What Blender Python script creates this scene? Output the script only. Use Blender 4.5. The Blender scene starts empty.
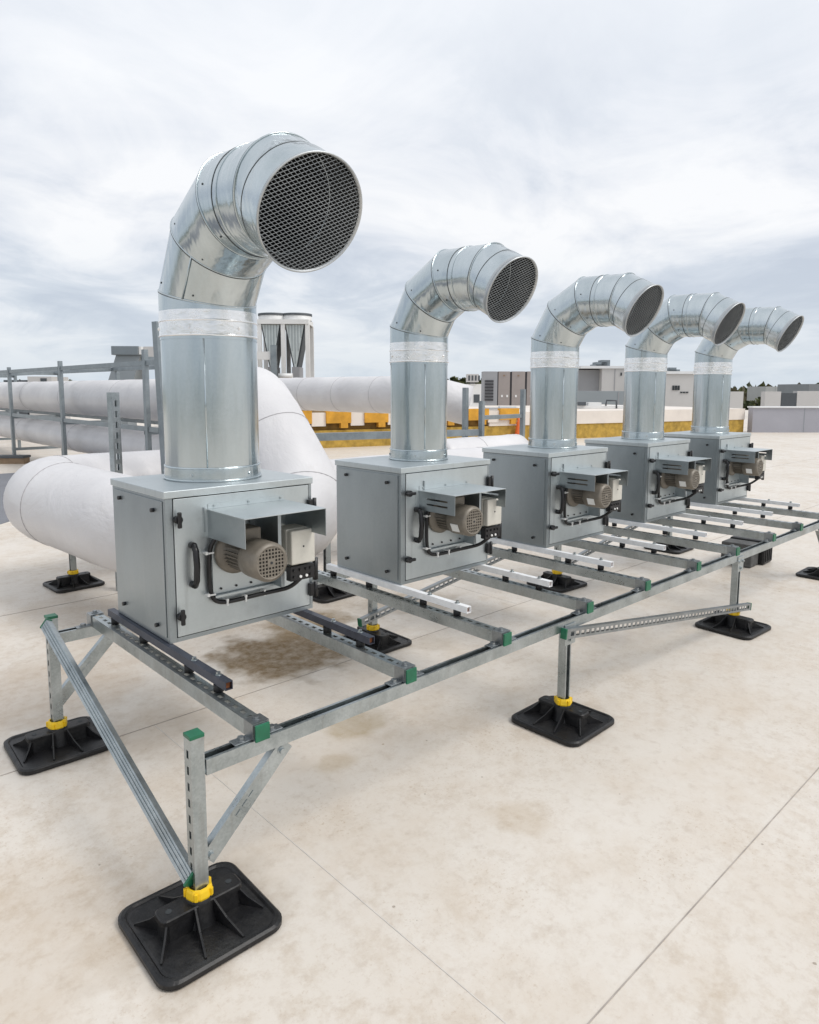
import bpy, bmesh, math, random
from mathutils import Vector, Matrix
random.seed(7)
R = math.radians
PI = math.pi
scene = bpy.context.scene
COL = scene.collection

# ------------------------------------------------------------------ camera numbers
CAM_Z = 1.65
FPX, CX, CY = 696.14, 409.5, 472.15
YAW, PITCH, ROLL = 0.81807, 0.11805, -0.0032
fw = Vector((math.cos(YAW) * math.cos(PITCH), math.sin(YAW) * math.cos(PITCH), -math.sin(PITCH)))
_r = Vector((math.sin(YAW), -math.cos(YAW), 0))
_d = fw.cross(_r)
rt = _r * math.cos(ROLL) + _d * math.sin(ROLL)
dn = fw.cross(rt)
CAM = Vector((0, 0, CAM_Z))


def at(u, v, dist):
    """world point seen in direction (u, v), dist metres ahead of the camera"""
    return CAM + fw * dist + rt * ((u - CX) / FPX * dist) + dn * ((v - CY) / FPX * dist)


# ------------------------------------------------------------------ materials
def nt_mat(name):
    m = bpy.data.materials.new(name)
    m.use_nodes = True
    nt = m.node_tree
    b = nt.nodes['Principled BSDF']
    return m, nt, b


def N(nt, t, **kw):
    n = nt.nodes.new(t)
    for k, v in kw.items():
        setattr(n, k, v)
    return n


def ramp(nt, src, stops):
    r = N(nt, 'ShaderNodeValToRGB')
    e = r.color_ramp.elements
    e[0].position, e[0].color = stops[0][0], (*stops[0][1], 1) if isinstance(stops[0][1], tuple) else (stops[0][1],) * 3 + (1,)
    e[1].position, e[1].color = stops[-1][0], (*stops[-1][1], 1) if isinstance(stops[-1][1], tuple) else (stops[-1][1],) * 3 + (1,)
    for p, c in stops[1:-1]:
        x = e.new(p)
        x.color = (*c, 1) if isinstance(c, tuple) else (c, c, c, 1)
    nt.links.new(src, r.inputs[0])
    return r.outputs[0]


def noise(nt, vec, scale, detail=4, rough=.55, dist=0):
    n = N(nt, 'ShaderNodeTexNoise')
    n.inputs['Scale'].default_value = scale
    n.inputs['Detail'].default_value = detail
    n.inputs['Roughness'].default_value = rough
    n.inputs['Distortion'].default_value = dist
    if vec is not None:
        nt.links.new(vec, n.inputs['Vector'])
    return n.outputs['Fac']


def mapping(nt, vec, scale=(1, 1, 1), loc=(0, 0, 0), rot=(0, 0, 0)):
    m = N(nt, 'ShaderNodeMapping')
    m.inputs['Scale'].default_value = scale
    m.inputs['Location'].default_value = loc
    m.inputs['Rotation'].default_value = rot
    nt.links.new(vec, m.inputs['Vector'])
    return m.outputs[0]


def coord(nt, kind='Object'):
    return N(nt, 'ShaderNodeTexCoord').outputs[kind]


def mixc(nt, fac, a, b, mode='MIX'):
    m = N(nt, 'ShaderNodeMix', data_type='RGBA', blend_type=mode)
    for s, v in ((0, fac), (6, a), (7, b)):
        if hasattr(v, 'is_linked') or isinstance(v, bpy.types.NodeSocket):
            nt.links.new(v, m.inputs[s])
        elif s == 0:
            m.inputs[0].default_value = v
        else:
            m.inputs[s].default_value = (*v, 1) if len(v) == 3 else v
    return m.outputs[2]


def bump(nt, b, h, strength=.2, dist=.01):
    n = N(nt, 'ShaderNodeBump')
    n.inputs['Strength'].default_value = strength
    n.inputs['Distance'].default_value = dist
    nt.links.new(h, n.inputs['Height'])
    nt.links.new(n.outputs[0], b.inputs['Normal'])
    return n


def metal(name, c1, c2, rough=(.25, .4), spangle=60, streak=None, met=1.0, bstr=.08, wave=0.0, dirt=None, spf=.10):
    """zinc coated sheet: faint spangle, cloudy tone, streaks along local z, optional oil-canning"""
    m, nt, b = nt_mat(name)
    co = coord(nt)
    v = N(nt, 'ShaderNodeTexVoronoi')
    v.inputs['Scale'].default_value = spangle
    nt.links.new(co, v.inputs['Vector'])
    sp = N(nt, 'ShaderNodeSeparateColor')
    nt.links.new(v.outputs['Color'], sp.inputs[0])
    f1 = noise(nt, mapping(nt, co, streak) if streak else co, 1 if streak else 5, 6, .6)
    a = N(nt, 'ShaderNodeMath', operation='MULTIPLY')
    nt.links.new(sp.outputs[0], a.inputs[0])
    a.inputs[1].default_value = spf
    s = N(nt, 'ShaderNodeMath', operation='MULTIPLY_ADD')
    nt.links.new(f1, s.inputs[0])
    s.inputs[1].default_value = 1 - spf
    nt.links.new(a.outputs[0], s.inputs[2])
    col = ramp(nt, s.outputs[0], [(.30, c1), (.66, c2)])
    if dirt:
        d = ramp(nt, noise(nt, co, 4.5, 9, .72), [(.54, 0.0), (.72, .6)])
        col = mixc(nt, d, col, dirt)
        d = ramp(nt, noise(nt, mapping(nt, co, (22, 22, 1.6)), 1, 6, .65), [(.58, 0.0), (.74, .5)])
        col = mixc(nt, d, col, dirt)
    nt.links.new(col, b.inputs['Base Color'])
    rg = ramp(nt, s.outputs[0], [(.28, rough[0]), (.70, rough[1])])
    nt.links.new(rg, b.inputs['Roughness'])
    b.inputs['Metallic'].default_value = met
    if wave:
        h = noise(nt, mapping(nt, co, (wave, wave, wave * .07)), 1, 3, .5)
        n = bump(nt, b, h, bstr, .03)
    else:
        bump(nt, b, s.outputs[0], bstr, .008)
    return m


def plain(name, c, rough=.5, met=0, var=.12, scale=14, bstr=.08, spec=.5, dust=None):
    m, nt, b = nt_mat(name)
    co = coord(nt)
    f = noise(nt, co, scale, 6, .6)
    lo = tuple(max(0, x * (1 - var)) for x in c)
    hi = tuple(min(1, x * (1 + var)) for x in c)
    col = ramp(nt, f, [(.3, lo), (.7, hi)])
    if dust:
        d = ramp(nt, noise(nt, co, scale * .7, 8, .7), [(.45, 0.0), (.75, .6)])
        col = mixc(nt, d, col, dust)
    nt.links.new(col, b.inputs['Base Color'])
    b.inputs['Roughness'].default_value = rough
    b.inputs['Metallic'].default_value = met
    b.inputs['Specular IOR Level'].default_value = spec
    bump(nt, b, f, bstr, .01)
    return m


M = {}
M['duct'] = metal('duct_zinc', (.45, .505, .525), (.59, .64, .66), (.15, .27), 130, (6, 6, .8), 1, .42, 8, None, .05)
M['spiral'] = metal('spiral_zinc', (.44, .50, .52), (.56, .62, .64), (.14, .24), 110, (6, 6, 1.2), 1, .3, 7, None, .05)
M['inner'] = metal('duct_inside_shade', (.045, .047, .047), (.08, .082, .082), (.6, .8), 60, (5, 5, 5), .5, .1)  # darkened zinc: the shade inside the ducts is put into the colour
M['seamdark'] = plain('seam_shadow_gap', (.10, .11, .115), .5, .6, .2, 30)
M['sheet'] = metal('cabinet_zinc', (.29, .325, .342), (.385, .425, .443), (.32, .46), 150, (2.2, 2.2, 1.4), .9, .03, 0, (.40, .43, .44), .07)
M['sheet_light'] = metal('door_zinc', (.475, .52, .533), (.57, .615, .628), (.34, .46), 150, (2.2, 2.2, 1.4), .8, .03, 0, (.40, .43, .44), .06)
M['strut'] = metal('strut_zinc', (.27, .305, .315), (.50, .54, .55), (.24, .42), 150, (6, 6, 6), .95, .06, 0, (.27, .265, .25), .10)
M['clampzinc'] = metal('clamp_zinc', (.22, .24, .25), (.36, .38, .39), (.3, .5), 150, (6, 6, 6), .95, .06)
M['rackstrut'] = metal('rack_zinc', (.22, .25, .27), (.34, .38, .40), (.4, .6), 60, (4, 4, 4), .85, .06)
M['tape'] = metal('foil_tape', (.84, .84, .84), (.95, .945, .94), (.14, .34), 60, (12, 12, 20), .95, .4)
M['darktube'] = plain('dark_steel', (.055, .062, .085), .4, .5, .2, 20)
M['whitetube'] = plain('pale_zinc_tube', (.84, .85, .86), .4, 0, .08, 20)
M['rust'] = plain('rusty_tube_inside', (.20, .065, .02), .8, 0, .4, 60)
M['rubber'] = plain('black_rubber', (.0085, .0085, .0095), .42, 0, .5, 22, .35, .38, (.035, .033, .031))
M['rubberdust'] = plain('dusty_rubber', (.085, .085, .083), .7, 0, .4, 12, .2)
M['mount'] = plain('mount_rubber', (.007, .007, .008), .6, 0, .2, 30)
M['plastic'] = plain('black_plastic', (.008, .008, .0095), .38, 0, .2, 30)
M['green'] = plain('green_cap', (.008, .125, .062), .42, 0, .2, 30)
M['yellow'] = plain('yellow_plastic', (.80, .52, .012), .42, 0, .12, 25)
M['motor'] = plain('motor_paint', (.195, .172, .14), .45, .1, .14, 30)
M['motordark'] = plain('motor_shadow_gap', (.03, .027, .022), .7, 0, .2, 30)
M['beige'] = plain('box_plastic', (.58, .56, .50), .45, 0, .05, 30)
M['white'] = plain('white_plastic', (.8, .8, .78), .5, 0, .04, 30)
M['gap'] = plain('dark_gap', (.03, .035, .038), .7, 0, .1, 30)
M['guard'] = metal('guard_zinc', (.42, .44, .45), (.56, .58, .59), (.35, .5), 90, None, .9, .05)
M['wire'] = metal('guard_wire', (.27, .28, .28), (.40, .41, .41), (.4, .55), 90, None, .9, .05)
M['orange'] = plain('cone_orange', (.75, .15, .03), .5, 0, .1, 10)


def jacket(name):
    m, nt, b = nt_mat(name)
    co = coord(nt)
    big = noise(nt, co, 1.3, 3)
    wr = noise(nt, mapping(nt, co, (1.6, 1.6, 1.6)), 2.0, 5, .55, .5)
    col = ramp(nt, big, [(.3, (.56, .55, .56)), (.7, (.68, .67, .675))])
    d = ramp(nt, noise(nt, co, 5, 8, .7), [(.58, 0.0), (.78, .35)])
    col = mixc(nt, d, col, (.50, .46, .42))
    nt.links.new(col, b.inputs['Base Color'])
    b.inputs['Roughness'].default_value = .42
    b.inputs['Specular IOR Level'].default_value = .55
    bump(nt, b, wr, .26, .09)
    return m


M['jacket'] = jacket('pipe_jacket')
M['seam'] = plain('jacket_seam', (.40, .39, .40), .6, 0, .1, 30)


def roof_mat():
    m, nt, b = nt_mat('roof_membrane')
    co = coord(nt)
    n1 = noise(nt, co, .55, 6, .6, .3)
    n2 = noise(nt, co, 2.3, 11, .72, .1)
    n3 = noise(nt, co, 17, 8, .7)
    n4 = noise(nt, co, 85, 4, .7)
    base = ramp(nt, n1, [(.3, (.62, .565, .495)), (.7, (.69, .645, .585))])
    # dried puddle dirt
    dirt = ramp(nt, n2, [(.45, 0.0), (.59, .24), (.74, .5)])
    fine = ramp(nt, noise(nt, co, 9.5, 12, .76, .1), [(.48, 0.0), (.60, .36), (.72, .62)])
    patchy = N(nt, 'ShaderNodeMath', operation='MULTIPLY')
    nt.links.new(fine, patchy.inputs[0])
    nt.links.new(ramp(nt, noise(nt, mapping(nt, co, loc=(4, 8, 1)), .9, 5, .6), [(.36, .15), (.62, 1.0)]), patchy.inputs[1])
    col = mixc(nt, dirt, base, (.52, .42, .315))
    col = mixc(nt, patchy.outputs[0], col, (.43, .335, .235))
    sp = ramp(nt, n3, [(.52, 0.0), (.70, .42)])
    col = mixc(nt, sp, col, (.44, .36, .285))
    # pale worn patches
    pits = ramp(nt, noise(nt, co, 62, 10, .78), [(.545, 0.0), (.63, .7)])
    zone = ramp(nt, noise(nt, mapping(nt, co, loc=(2.3, 5.1, 0)), 1.35, 6, .62), [(.45, 0.0), (.62, 1.0)])
    pm = N(nt, 'ShaderNodeMath', operation='MULTIPLY')
    nt.links.new(pits, pm.inputs[0])
    nt.links.new(zone, pm.inputs[1])
    col = mixc(nt, pm.outputs[0], col, (.40, .29, .185))
    # small scattered drips and grit spots
    for (sc, thr, stg, cc) in ((5.5, .085, .75, (.36, .26, .16)), (13, .10, .7, (.24, .19, .14)), (2.1, .05, .5, (.40, .36, .33))):
        vo = N(nt, 'ShaderNodeTexVoronoi')
        vo.inputs['Scale'].default_value = sc
        nt.links.new(co, vo.inputs['Vector'])
        sep = N(nt, 'ShaderNodeSeparateColor')
        nt.links.new(vo.outputs['Color'], sep.inputs[0])
        rad = N(nt, 'ShaderNodeMath', operation='MULTIPLY')
        nt.links.new(ramp(nt, sep.outputs[1], [(.55, 0.0), (1.0, 1.0)]), rad.inputs[0])
        rad.inputs[1].default_value = thr
        jit = N(nt, 'ShaderNodeMath', operation='MULTIPLY_ADD')
        nt.links.new(n4, jit.inputs[0])
        jit.inputs[1].default_value = thr
        nt.links.new(vo.outputs['Distance'], jit.inputs[2])
        lt = N(nt, 'ShaderNodeMath', operation='LESS_THAN')
        nt.links.new(jit.outputs[0], lt.inputs[0])
        sh = N(nt, 'ShaderNodeMath', operation='ADD')
        nt.links.new(rad.outputs[0], sh.inputs[0])
        sh.inputs[1].default_value = thr * .35
        nt.links.new(sh.outputs[0], lt.inputs[1])
        ms_ = N(nt, 'ShaderNodeMath', operation='MULTIPLY')
        nt.links.new(lt.outputs[0], ms_.inputs[0])
        nt.links.new(ramp(nt, sep.outputs[2], [(.3, 0.0), (1.0, stg)]), ms_.inputs[1])
        col = mixc(nt, ms_.outputs[0], col, cc)
    pale = ramp(nt, noise(nt, mapping(nt, co, loc=(9, 3, 2)), 1.1, 7, .65), [(.55, 0.0), (.72, .5)])
    col = mixc(nt, pale, col, (.70, .66, .605))
    speck = ramp(nt, n4, [(.66, 0.0), (.74, .55)])
    col = mixc(nt, speck, col, (.26, .21, .17))

    # brown stains with a shape of their own: (x, y, radius, strength)
    for (x, y, r, s, c) in ((2.33, 3.62, .62, 1.0, (.17, .11, .045)), (2.75, 3.95, .40, .9, (.22, .15, .07)), (2.05, 2.58, .20, .55, (.36, .27, .14)),
                            (1.75, 2.35, .13, .45, (.38, .28, .15)), (3.6, 3.9, .5, .45, (.30, .22, .13)), (1.0, 4.1, .7, .35, (.40, .29, .19)),
                            (2.05, 1.55, .16, .3, (.42, .32, .2)), (1.3, 3.2, .35, .3, (.40, .30, .2)), (3.1, 3.1, .25, .35, (.34, .27, .19)),
                            (1.19, 2.52, .035, .8, (.52, .33, .10)), (.88, 1.90, .38, .42, (.30, .24, .17)), (.92, 3.35, .36, .35, (.32, .26, .2)), (2.87, 1.9, .34, .3, (.34, .28, .22)), (4.1, 2.4, .25, .35, (.46, .42, .40)), (.45, 2.2, .5, .3, (.44, .33, .22))):
        mp = mapping(nt, co, (1 / r, 1.25 / r, 1), (-x / r, -y * 1.25 / r, 0))
        g = N(nt, 'ShaderNodeTexGradient', gradient_type='SPHERICAL')
        # wobble the outline
        w = N(nt, 'ShaderNodeVectorMath', operation='MULTIPLY_ADD')
        nn = N(nt, 'ShaderNodeTexNoise')
        nn.inputs['Scale'].default_value = 4.5
        nn.inputs['Detail'].default_value = 6
        nt.links.new(co, nn.inputs['Vector'])
        sub = N(nt, 'ShaderNodeVectorMath', operation='SUBTRACT')
        nt.links.new(nn.outputs['Color'], sub.inputs[0])
        sub.inputs[1].default_value = (.5, .5, .5)
        nt.links.new(sub.outputs[0], w.inputs[0])
        w.inputs[1].default_value = (1.5, 1.5, 0)
        fl = N(nt, 'ShaderNodeVectorMath', operation='MULTIPLY')
        nt.links.new(mp, fl.inputs[0])
        fl.inputs[1].default_value = (1, 1, 0)
        nt.links.new(fl.outputs[0], w.inputs[2])
        nt.links.new(w.outputs[0], g.inputs[0])
        f = ramp(nt, g.outputs['Fac'], [(.05, 0.0), (.45, s)])
        k = N(nt, 'ShaderNodeMath', operation='MULTIPLY')
        nt.links.new(f, k.inputs[0])
        nt.links.new(ramp(nt, n3, [(.3, .6), (.6, 1.0)]), k.inputs[1])
        col = mixc(nt, k.outputs[0], col, c)
    nt.links.new(col, b.inputs['Base Color'])
    rg = ramp(nt, n2, [(.35, .38), (.65, .6)])
    nt.links.new(rg, b.inputs['Roughness'])
    b.inputs['Specular IOR Level'].default_value = .45
    bump(nt, b, n3, .2, .01)
    return m


M['roof'] = roof_mat()
M['lap'] = plain('membrane_lap', (.60, .56, .52), .42, 0, .15, 6)
M['lapdark'] = plain('membrane_lap_dirt', (.37, .33, .295), .8, 0, .3, 9)
M['greyroof'] = plain('grey_membrane', (.17, .175, .195), .6, 0, .1, 2)
M['wool'] = plain('mineral_wool', (.42, .27, .055), .95, 0, .35, 5, .5)
M['woolorange'] = plain('orange_board', (.60, .30, .03), .8, 0, .25, 3, .2)
M['woolbrown'] = plain('brown_board', (.17, .095, .02), .9, 0, .35, 4, .3)
M['fascia'] = plain('pale_membrane_upstand', (.72, .66, .60), .6, 0, .08, 1.5)
M['parapet'] = plain('parapet_grey', (.36, .36, .40), .65, 0, .07, .7)
M['coping'] = plain('coping_white', (.72, .73, .74), .5, 0, .04, 2)
M['tan'] = plain('tan_cladding', (.30, .265, .25), .55, 0, .06, 2)
M['tandark'] = plain('tan_cladding_recess', (.05, .05, .055), .7, 0, .1, 2)
M['greyclad'] = plain('grey_cladding', (.30, .305, .32), .6, 0, .06, .4)
M['lightclad'] = plain('light_cladding', (.52, .51, .50), .6, 0, .05, .4)
M['bluegrey'] = plain('bluegrey_cladding', (.25, .28, .30), .6, 0, .05, .4)
M['window'] = plain('window_glass', (.03, .035, .04), .2, 0, .2, 2)
M['coolerwhite'] = plain('cooler_white', (.74, .74, .73), .5, 0, .04, 4)
M['coil'] = plain('coil_fins', (.52, .57, .57), .5, .1, .1, 3)
M['coildark'] = plain('coil_dark', (.07, .08, .09), .6, 0, .1, 3)
M['hood'] = plain('hood_grey', (.22, .25, .27), .5, .5, .1, 3)
M['timber'] = plain('timber_edge', (.24, .17, .11), .8, 0, .2, 6)
M['terrain'] = plain('terrain_green', (.07, .085, .04), .9, 0, .4, .02)
M['bark'] = plain('bark', (.09, .07, .05), .9, 0, .3, 5)


def leaf_mat(name, a, b_):
    m, nt, b = nt_mat(name)
    i = N(nt, 'ShaderNodeTexNoise')
    i.inputs['Scale'].default_value = .6
    nt.links.new(coord(nt), i.inputs['Vector'])
    nt.links.new(ramp(nt, i.outputs['Fac'], [(.35, a), (.65, b_)]), b.inputs['Base Color'])
    b.inputs['Roughness'].default_value = .8
    return m


M['leaf'] = leaf_mat('leaves', (.035, .05, .018), (.10, .105, .035))
M['leafbrown'] = leaf_mat('leaves_brown', (.055, .05, .03), (.12, .10, .05))


# ------------------------------------------------------------------ mesh helpers
class MB:
    def __init__(s):
        s.bm = bmesh.new()
        s.mats = []
        s.smooth = []

    def mi(s, m):
        if m not in s.mats:
            s.mats.append(m)
        return s.mats.index(m)

    def face(s, vs, m, smooth=False):
        try:
            f = s.bm.faces.new(vs)
        except ValueError:
            return None
        f.material_index = s.mi(m)
        f.smooth = smooth
        return f

    def box(s, a, b, m, mat=None, bev=0.0):
        x0, y0, z0 = (min(a[i], b[i]) for i in range(3))
        x1, y1, z1 = (max(a[i], b[i]) for i in range(3))
        co = [(x0, y0, z0), (x1, y0, z0), (x1, y1, z0), (x0, y1, z0), (x0, y0, z1), (x1, y0, z1), (x1, y1, z1), (x0, y1, z1)]
        vs = [s.bm.verts.new((mat @ Vector(c)) if mat else c) for c in co]
        fs = [s.face([vs[i] for i in q], m) for q in ((3, 2, 1, 0), (4, 5, 6, 7), (0, 1, 5, 4), (1, 2, 6, 5), (2, 3, 7, 6), (3, 0, 4, 7))]
        if bev:
            es = list({e for f in fs for e in f.edges})
            r = bmesh.ops.bevel(s.bm, geom=es, offset=bev, segments=2, affect='EDGES', profile=.5, material=-1)
        return vs

    def ring_loft(s, rings, m, close=True, cap0=False, cap1=False, smooth=True, loop=False):
        vr = [[s.bm.verts.new(p) for p in r] for r in rings]
        n = len(vr[0])
        pairs = list(zip(vr[:-1], vr[1:]))
        if loop:
            pairs.append((vr[-1], vr[0]))
        for A, B in pairs:
            for i in range(n if close else n - 1):
                j = (i + 1) % n
                s.face([A[i], A[j], B[j], B[i]], m, smooth)
        if cap0:
            s.face(list(reversed(vr[0])), m)
        if cap1:
            s.face(vr[-1], m)
        return vr

    def tube(s, pts, r, m, n=10, caps=True, closed=False, smooth=True):
        pts = [Vector(p) for p in pts]
        rings = []
        prev = None
        k = len(pts)
        for i, p in enumerate(pts):
            if closed:
                t = (pts[(i + 1) % k] - pts[i - 1]).normalized()
            else:
                t = (pts[min(i + 1, k - 1)] - pts[max(i - 1, 0)]).normalized()
            if prev is None:
                u = t.orthogonal().normalized()
            else:
                u = (prev - t * prev.dot(t)).normalized()
            prev = u
            w = t.cross(u)
            rr = r[i] if isinstance(r, (list, tuple)) else r
            rings.append([p + u * (rr * math.cos(2 * PI * j / n)) + w * (rr * math.sin(2 * PI * j / n)) for j in range(n)])
        s.ring_loft(rings, m, True, caps and not closed, caps and not closed, smooth, closed)

    def lathe(s, prof, m, mat=None, n=32, smooth=True, cap0=False, cap1=False):
        """prof: (r, z) pairs round local z"""
        rings = []
        for (r, z) in prof:
            ring = [Vector((r * math.cos(2 * PI * j / n), r * math.sin(2 * PI * j / n), z)) for j in range(n)]
            rings.append([mat @ p for p in ring] if mat else ring)
        s.ring_loft(rings, m, True, cap0, cap1, smooth)

    def cyl(s, p0, p1, r, m, n=12, smooth=True):
        s.tube([p0, p1], r, m, n, True, False, smooth)
        
    def prism(s, poly, h0, h1, m, mat=None):
        T = (lambda p: mat @ Vector(p)) if mat else (lambda p: Vector(p))
        a = [s.bm.verts.new(T((x, y, h0))) for x, y in poly]
        b = [s.bm.verts.new(T((x, y, h1))) for x, y in poly]
        n = len(a)
        for i in range(n):
            j = (i + 1) % n
            s.face([a[i], a[j], b[j], b[i]], m)
        s.face(list(reversed(a)), m)
        s.face(b, m)

    def build(s, name, parent=None, edge_split=True, fix=True):
        if fix:
            bmesh.ops.recalc_face_normals(s.bm, faces=s.bm.faces)
        me = bpy.data.meshes.new(name)
        s.bm.to_mesh(me)
        s.bm.free()
        for m in s.mats:
            me.materials.append(m)
        o = bpy.data.objects.new(name, me)
        COL.objects.link(o)
        if parent:
            o.parent = parent
        return o


def thing(name, label, cat, loc=(0, 0, 0), group=None, rz=0):
    o = bpy.data.objects.new(name, None)
    o.empty_display_size = .1
    COL.objects.link(o)
    o.location = loc
    o.rotation_euler = (0, 0, rz)
    return tag(o, label, cat, group)


def tag(o, label=None, cat=None, group=None, kind=None):
    if label:
        o['label'] = label
    if cat:
        o['category'] = cat
    if group:
        o['group'] = group
    if kind:
        o['kind'] = kind
    return o


def kids(o, cache={}):
    return list(o.children)


def copy_tree(o, parent=None):
    c = o.copy()
    COL.objects.link(c)
    if parent:
        c.parent = parent
    for ch in kids(o):
        copy_tree(ch, c)
    return c


def frame_mat(p0, p1, up):
    """x along p0->p1, z towards up"""
    p0, p1, up = Vector(p0), Vector(p1), Vector(up)
    x = (p1 - p0).normalized()
    z = (up - x * up.dot(x)).normalized()
    y = z.cross(x)
    m = Matrix((x, y, z)).transposed().to_4x4()
    m.translation = p0
    return m, (p1 - p0).length


def channel(mb, p0, p1, up, w, h, m, slots=True, pitch=.05, sl=.03, sw=.014, t=.0025, lip=.009, sides=False, pad=.02):
    """cold-formed strut: slotted web facing `up` (web outer face on the line p0-p1), walls down, lips turned in"""
    T, L = frame_mat(p0, p1, up)

    def bx(x0, x1, y0, y1, z0, z1):
        mb.box((x0, y0, z0), (x1, y1, z1), m, T)
    hw = w / 2
    if slots:
        n = int((L - 2 * pad) / pitch)
        st = (L - n * pitch) / 2
        bx(0, L, -hw, -sw / 2, -t, 0)
        bx(0, L, sw / 2, hw, -t, 0)
        x = 0
        for i in range(n):
            a = st + i * pitch + (pitch - sl) / 2
            bx(x, a, -sw / 2, sw / 2, -t, 0)
            x = a + sl
        bx(x, L, -sw / 2, sw / 2, -t, 0)
    else:
        bx(0, L, -hw, hw, -t, 0)
    for s in (-1, 1):
        y0, y1 = (hw - t, hw) if s > 0 else (-hw, -hw + t)
        bx(0, L, y0, y1, -h, -t)
        if lip:
            y0, y1 = (hw - lip, hw - t) if s > 0 else (-hw + t, -hw + lip)
            bx(0, L, y0, y1, -h, -h + t)
            y0, y1 = (hw - lip, hw - lip + t) if s > 0 else (-hw + lip - t, -hw + lip)
            bx(0, L, y0, y1, -h + t, -h + .009)


def rrect(hx, hy, r, n=6):
    out = []
    for cx, cy, a in ((hx - r, hy - r, 0), (-hx + r, hy - r, 90), (-hx + r, -hy + r, 180), (hx - r, -hy + r, 270)):
        for i in range(n + 1):
            t = R(a + 90 * i / n)
            out.append((cx + r * math.cos(t), cy + r * math.sin(t)))
    return out


def hexbolt(mb, p, nrm, r=.009, h=.007, m=None):
    p, nrm = Vector(p), Vector(nrm).normalized()
    mb.tube([p, p + nrm * .002], r * 1.5, m, 12)
    mb.tube([p + nrm * .002, p + nrm * h], r, m, 6, smooth=False)


# ------------------------------------------------------------------ camera, sky, sun
cam = bpy.data.cameras.new('camera')
camo = bpy.data.objects.new('camera', cam)
COL.objects.link(camo)
mw = Matrix((rt, -dn, -fw)).transposed().to_4x4()
mw.translation = CAM
camo.matrix_world = mw
cam.sensor_fit = 'VERTICAL'
cam.sensor_height = 36
cam.sensor_width = 36 * 819 / 1024
cam.lens = FPX / 1024 * 36
cam.shift_y = (CY - 512) / 1024
cam.clip_start = .05
cam.clip_end = 9000
scene.camera = camo

SUN_EL, SUN_AZ = R(52), R(-62)       # direction towards the sun: azimuth measured from +X
sun = bpy.data.lights.new('sun', 'SUN')
sun.energy = 1.6
sun.angle = R(24)
sun.color = (1, .965, .92)
suno = bpy.data.objects.new('sun', sun)
COL.objects.link(suno)
sd = Vector((math.cos(SUN_EL) * math.cos(SUN_AZ), math.cos(SUN_EL) * math.sin(SUN_AZ), math.sin(SUN_EL)))
suno.rotation_euler = sd.to_track_quat('Z', 'Y').to_euler()
suno.location = (0, -5, 12)

world = bpy.data.worlds.new('World')
scene.world = world
world.use_nodes = True
wn = world.node_tree
bg = wn.nodes['Background']
sky = N(wn, 'ShaderNodeTexSky', sky_type='NISHITA')
sky.sun_disc = False
sky.sun_elevation = SUN_EL
sky.sun_rotation = PI / 2 - SUN_AZ
sky.air_density = 1.2
sky.dust_density = 2.5
gen = coord(wn, 'Generated')
# project the view direction on a flat cloud deck
sx = N(wn, 'ShaderNodeSeparateXYZ')
wn.links.new(gen, sx.inputs[0])
zz = N(wn, 'ShaderNodeMath', operation='MAXIMUM')
wn.links.new(sx.outputs[2], zz.inputs[0])
zz.inputs[1].default_value = 0.0
za = N(wn, 'ShaderNodeMath', operation='ADD')
wn.links.new(zz.outputs[0], za.inputs[0])
za.inputs[1].default_value = .19
dv = N(wn, 'ShaderNodeVectorMath', operation='DIVIDE')
wn.links.new(gen, dv.inputs[0])
cmb = N(wn, 'ShaderNodeCombineXYZ')
for i in range(3):
    wn.links.new(za.outputs[0], cmb.inputs[i])
wn.links.new(cmb.outputs[0], dv.inputs[1])
fl = N(wn, 'ShaderNodeVectorMath', operation='MULTIPLY')
wn.links.new(dv.outputs[0], fl.inputs[0])
fl.inputs[1].default_value = (1, 1, 0)
cm = mapping(wn, fl.outputs[0], (1, 1, 1), (3.1, 1.4, 0))
c1 = noise(wn, cm, .50, 8, .52, .9)
c2 = noise(wn, mapping(wn, fl.outputs[0], (1, 1, 1), (0.6, 7.7, 0)), 1.7, 11, .6, .7)
add = N(wn, 'ShaderNodeMath', operation='MULTIPLY_ADD')
wn.links.new(c2, add.inputs[0])
add.inputs[1].default_value = .38
mul = N(wn, 'ShaderNodeMath', operation='MULTIPLY')
wn.links.new(c1, mul.inputs[0])
mul.inputs[1].default_value = .62
wn.links.new(mul.outputs[0], add.inputs[2])
cloud = ramp(wn, add.outputs[0], [(.40, (5.3, 5.8, 6.7)), (.46, (6.3, 6.75, 7.5)), (.51, (7.7, 7.95, 8.45)), (.58, (9.1, 9.15, 9.3))])
# thinner, bluer near the horizon; brighter overhead
hz = ramp(wn, sx.outputs[2], [(0.0, .8), (.08, .3), (.2, 0.0)])
hcol = mixc(wn, hz, cloud, (5.9, 6.75, 7.55))
up = ramp(wn, sx.outputs[2], [(.24, 0.0), (.48, .78)])
ucol = mixc(wn, up, hcol, (9.1, 9.35, 9.7))
fin = mixc(wn, .92, sky.outputs[0], ucol)
wn.links.new(fin, bg.inputs['Color'])
bg.inputs['Strength'].default_value = .1

scene.view_settings.view_transform = 'Standard'
scene.view_settings.look = 'None'
scene.view_settings.exposure = 0.16
scene.view_settings.gamma = 1
try:
    scene.cycles.use_denoising = True
    scene.cycles.max_bounces = 8
except Exception:
    pass

# ------------------------------------------------------------------ the setting
b = MB()
b.box((-25, -20, -.4), (62, 60, 0), M['roof'])
roof = tag(b.build('roof_surface'), 'cream coloured flat roof membrane stained with dried dirt', 'roof', kind='structure')
b = MB()
b.box((-3000, -3000, -12), (4000, 4000, -10), M['terrain'])
tag(b.build('ground'), 'green ground far below the roof', 'ground', kind='structure')


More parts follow.
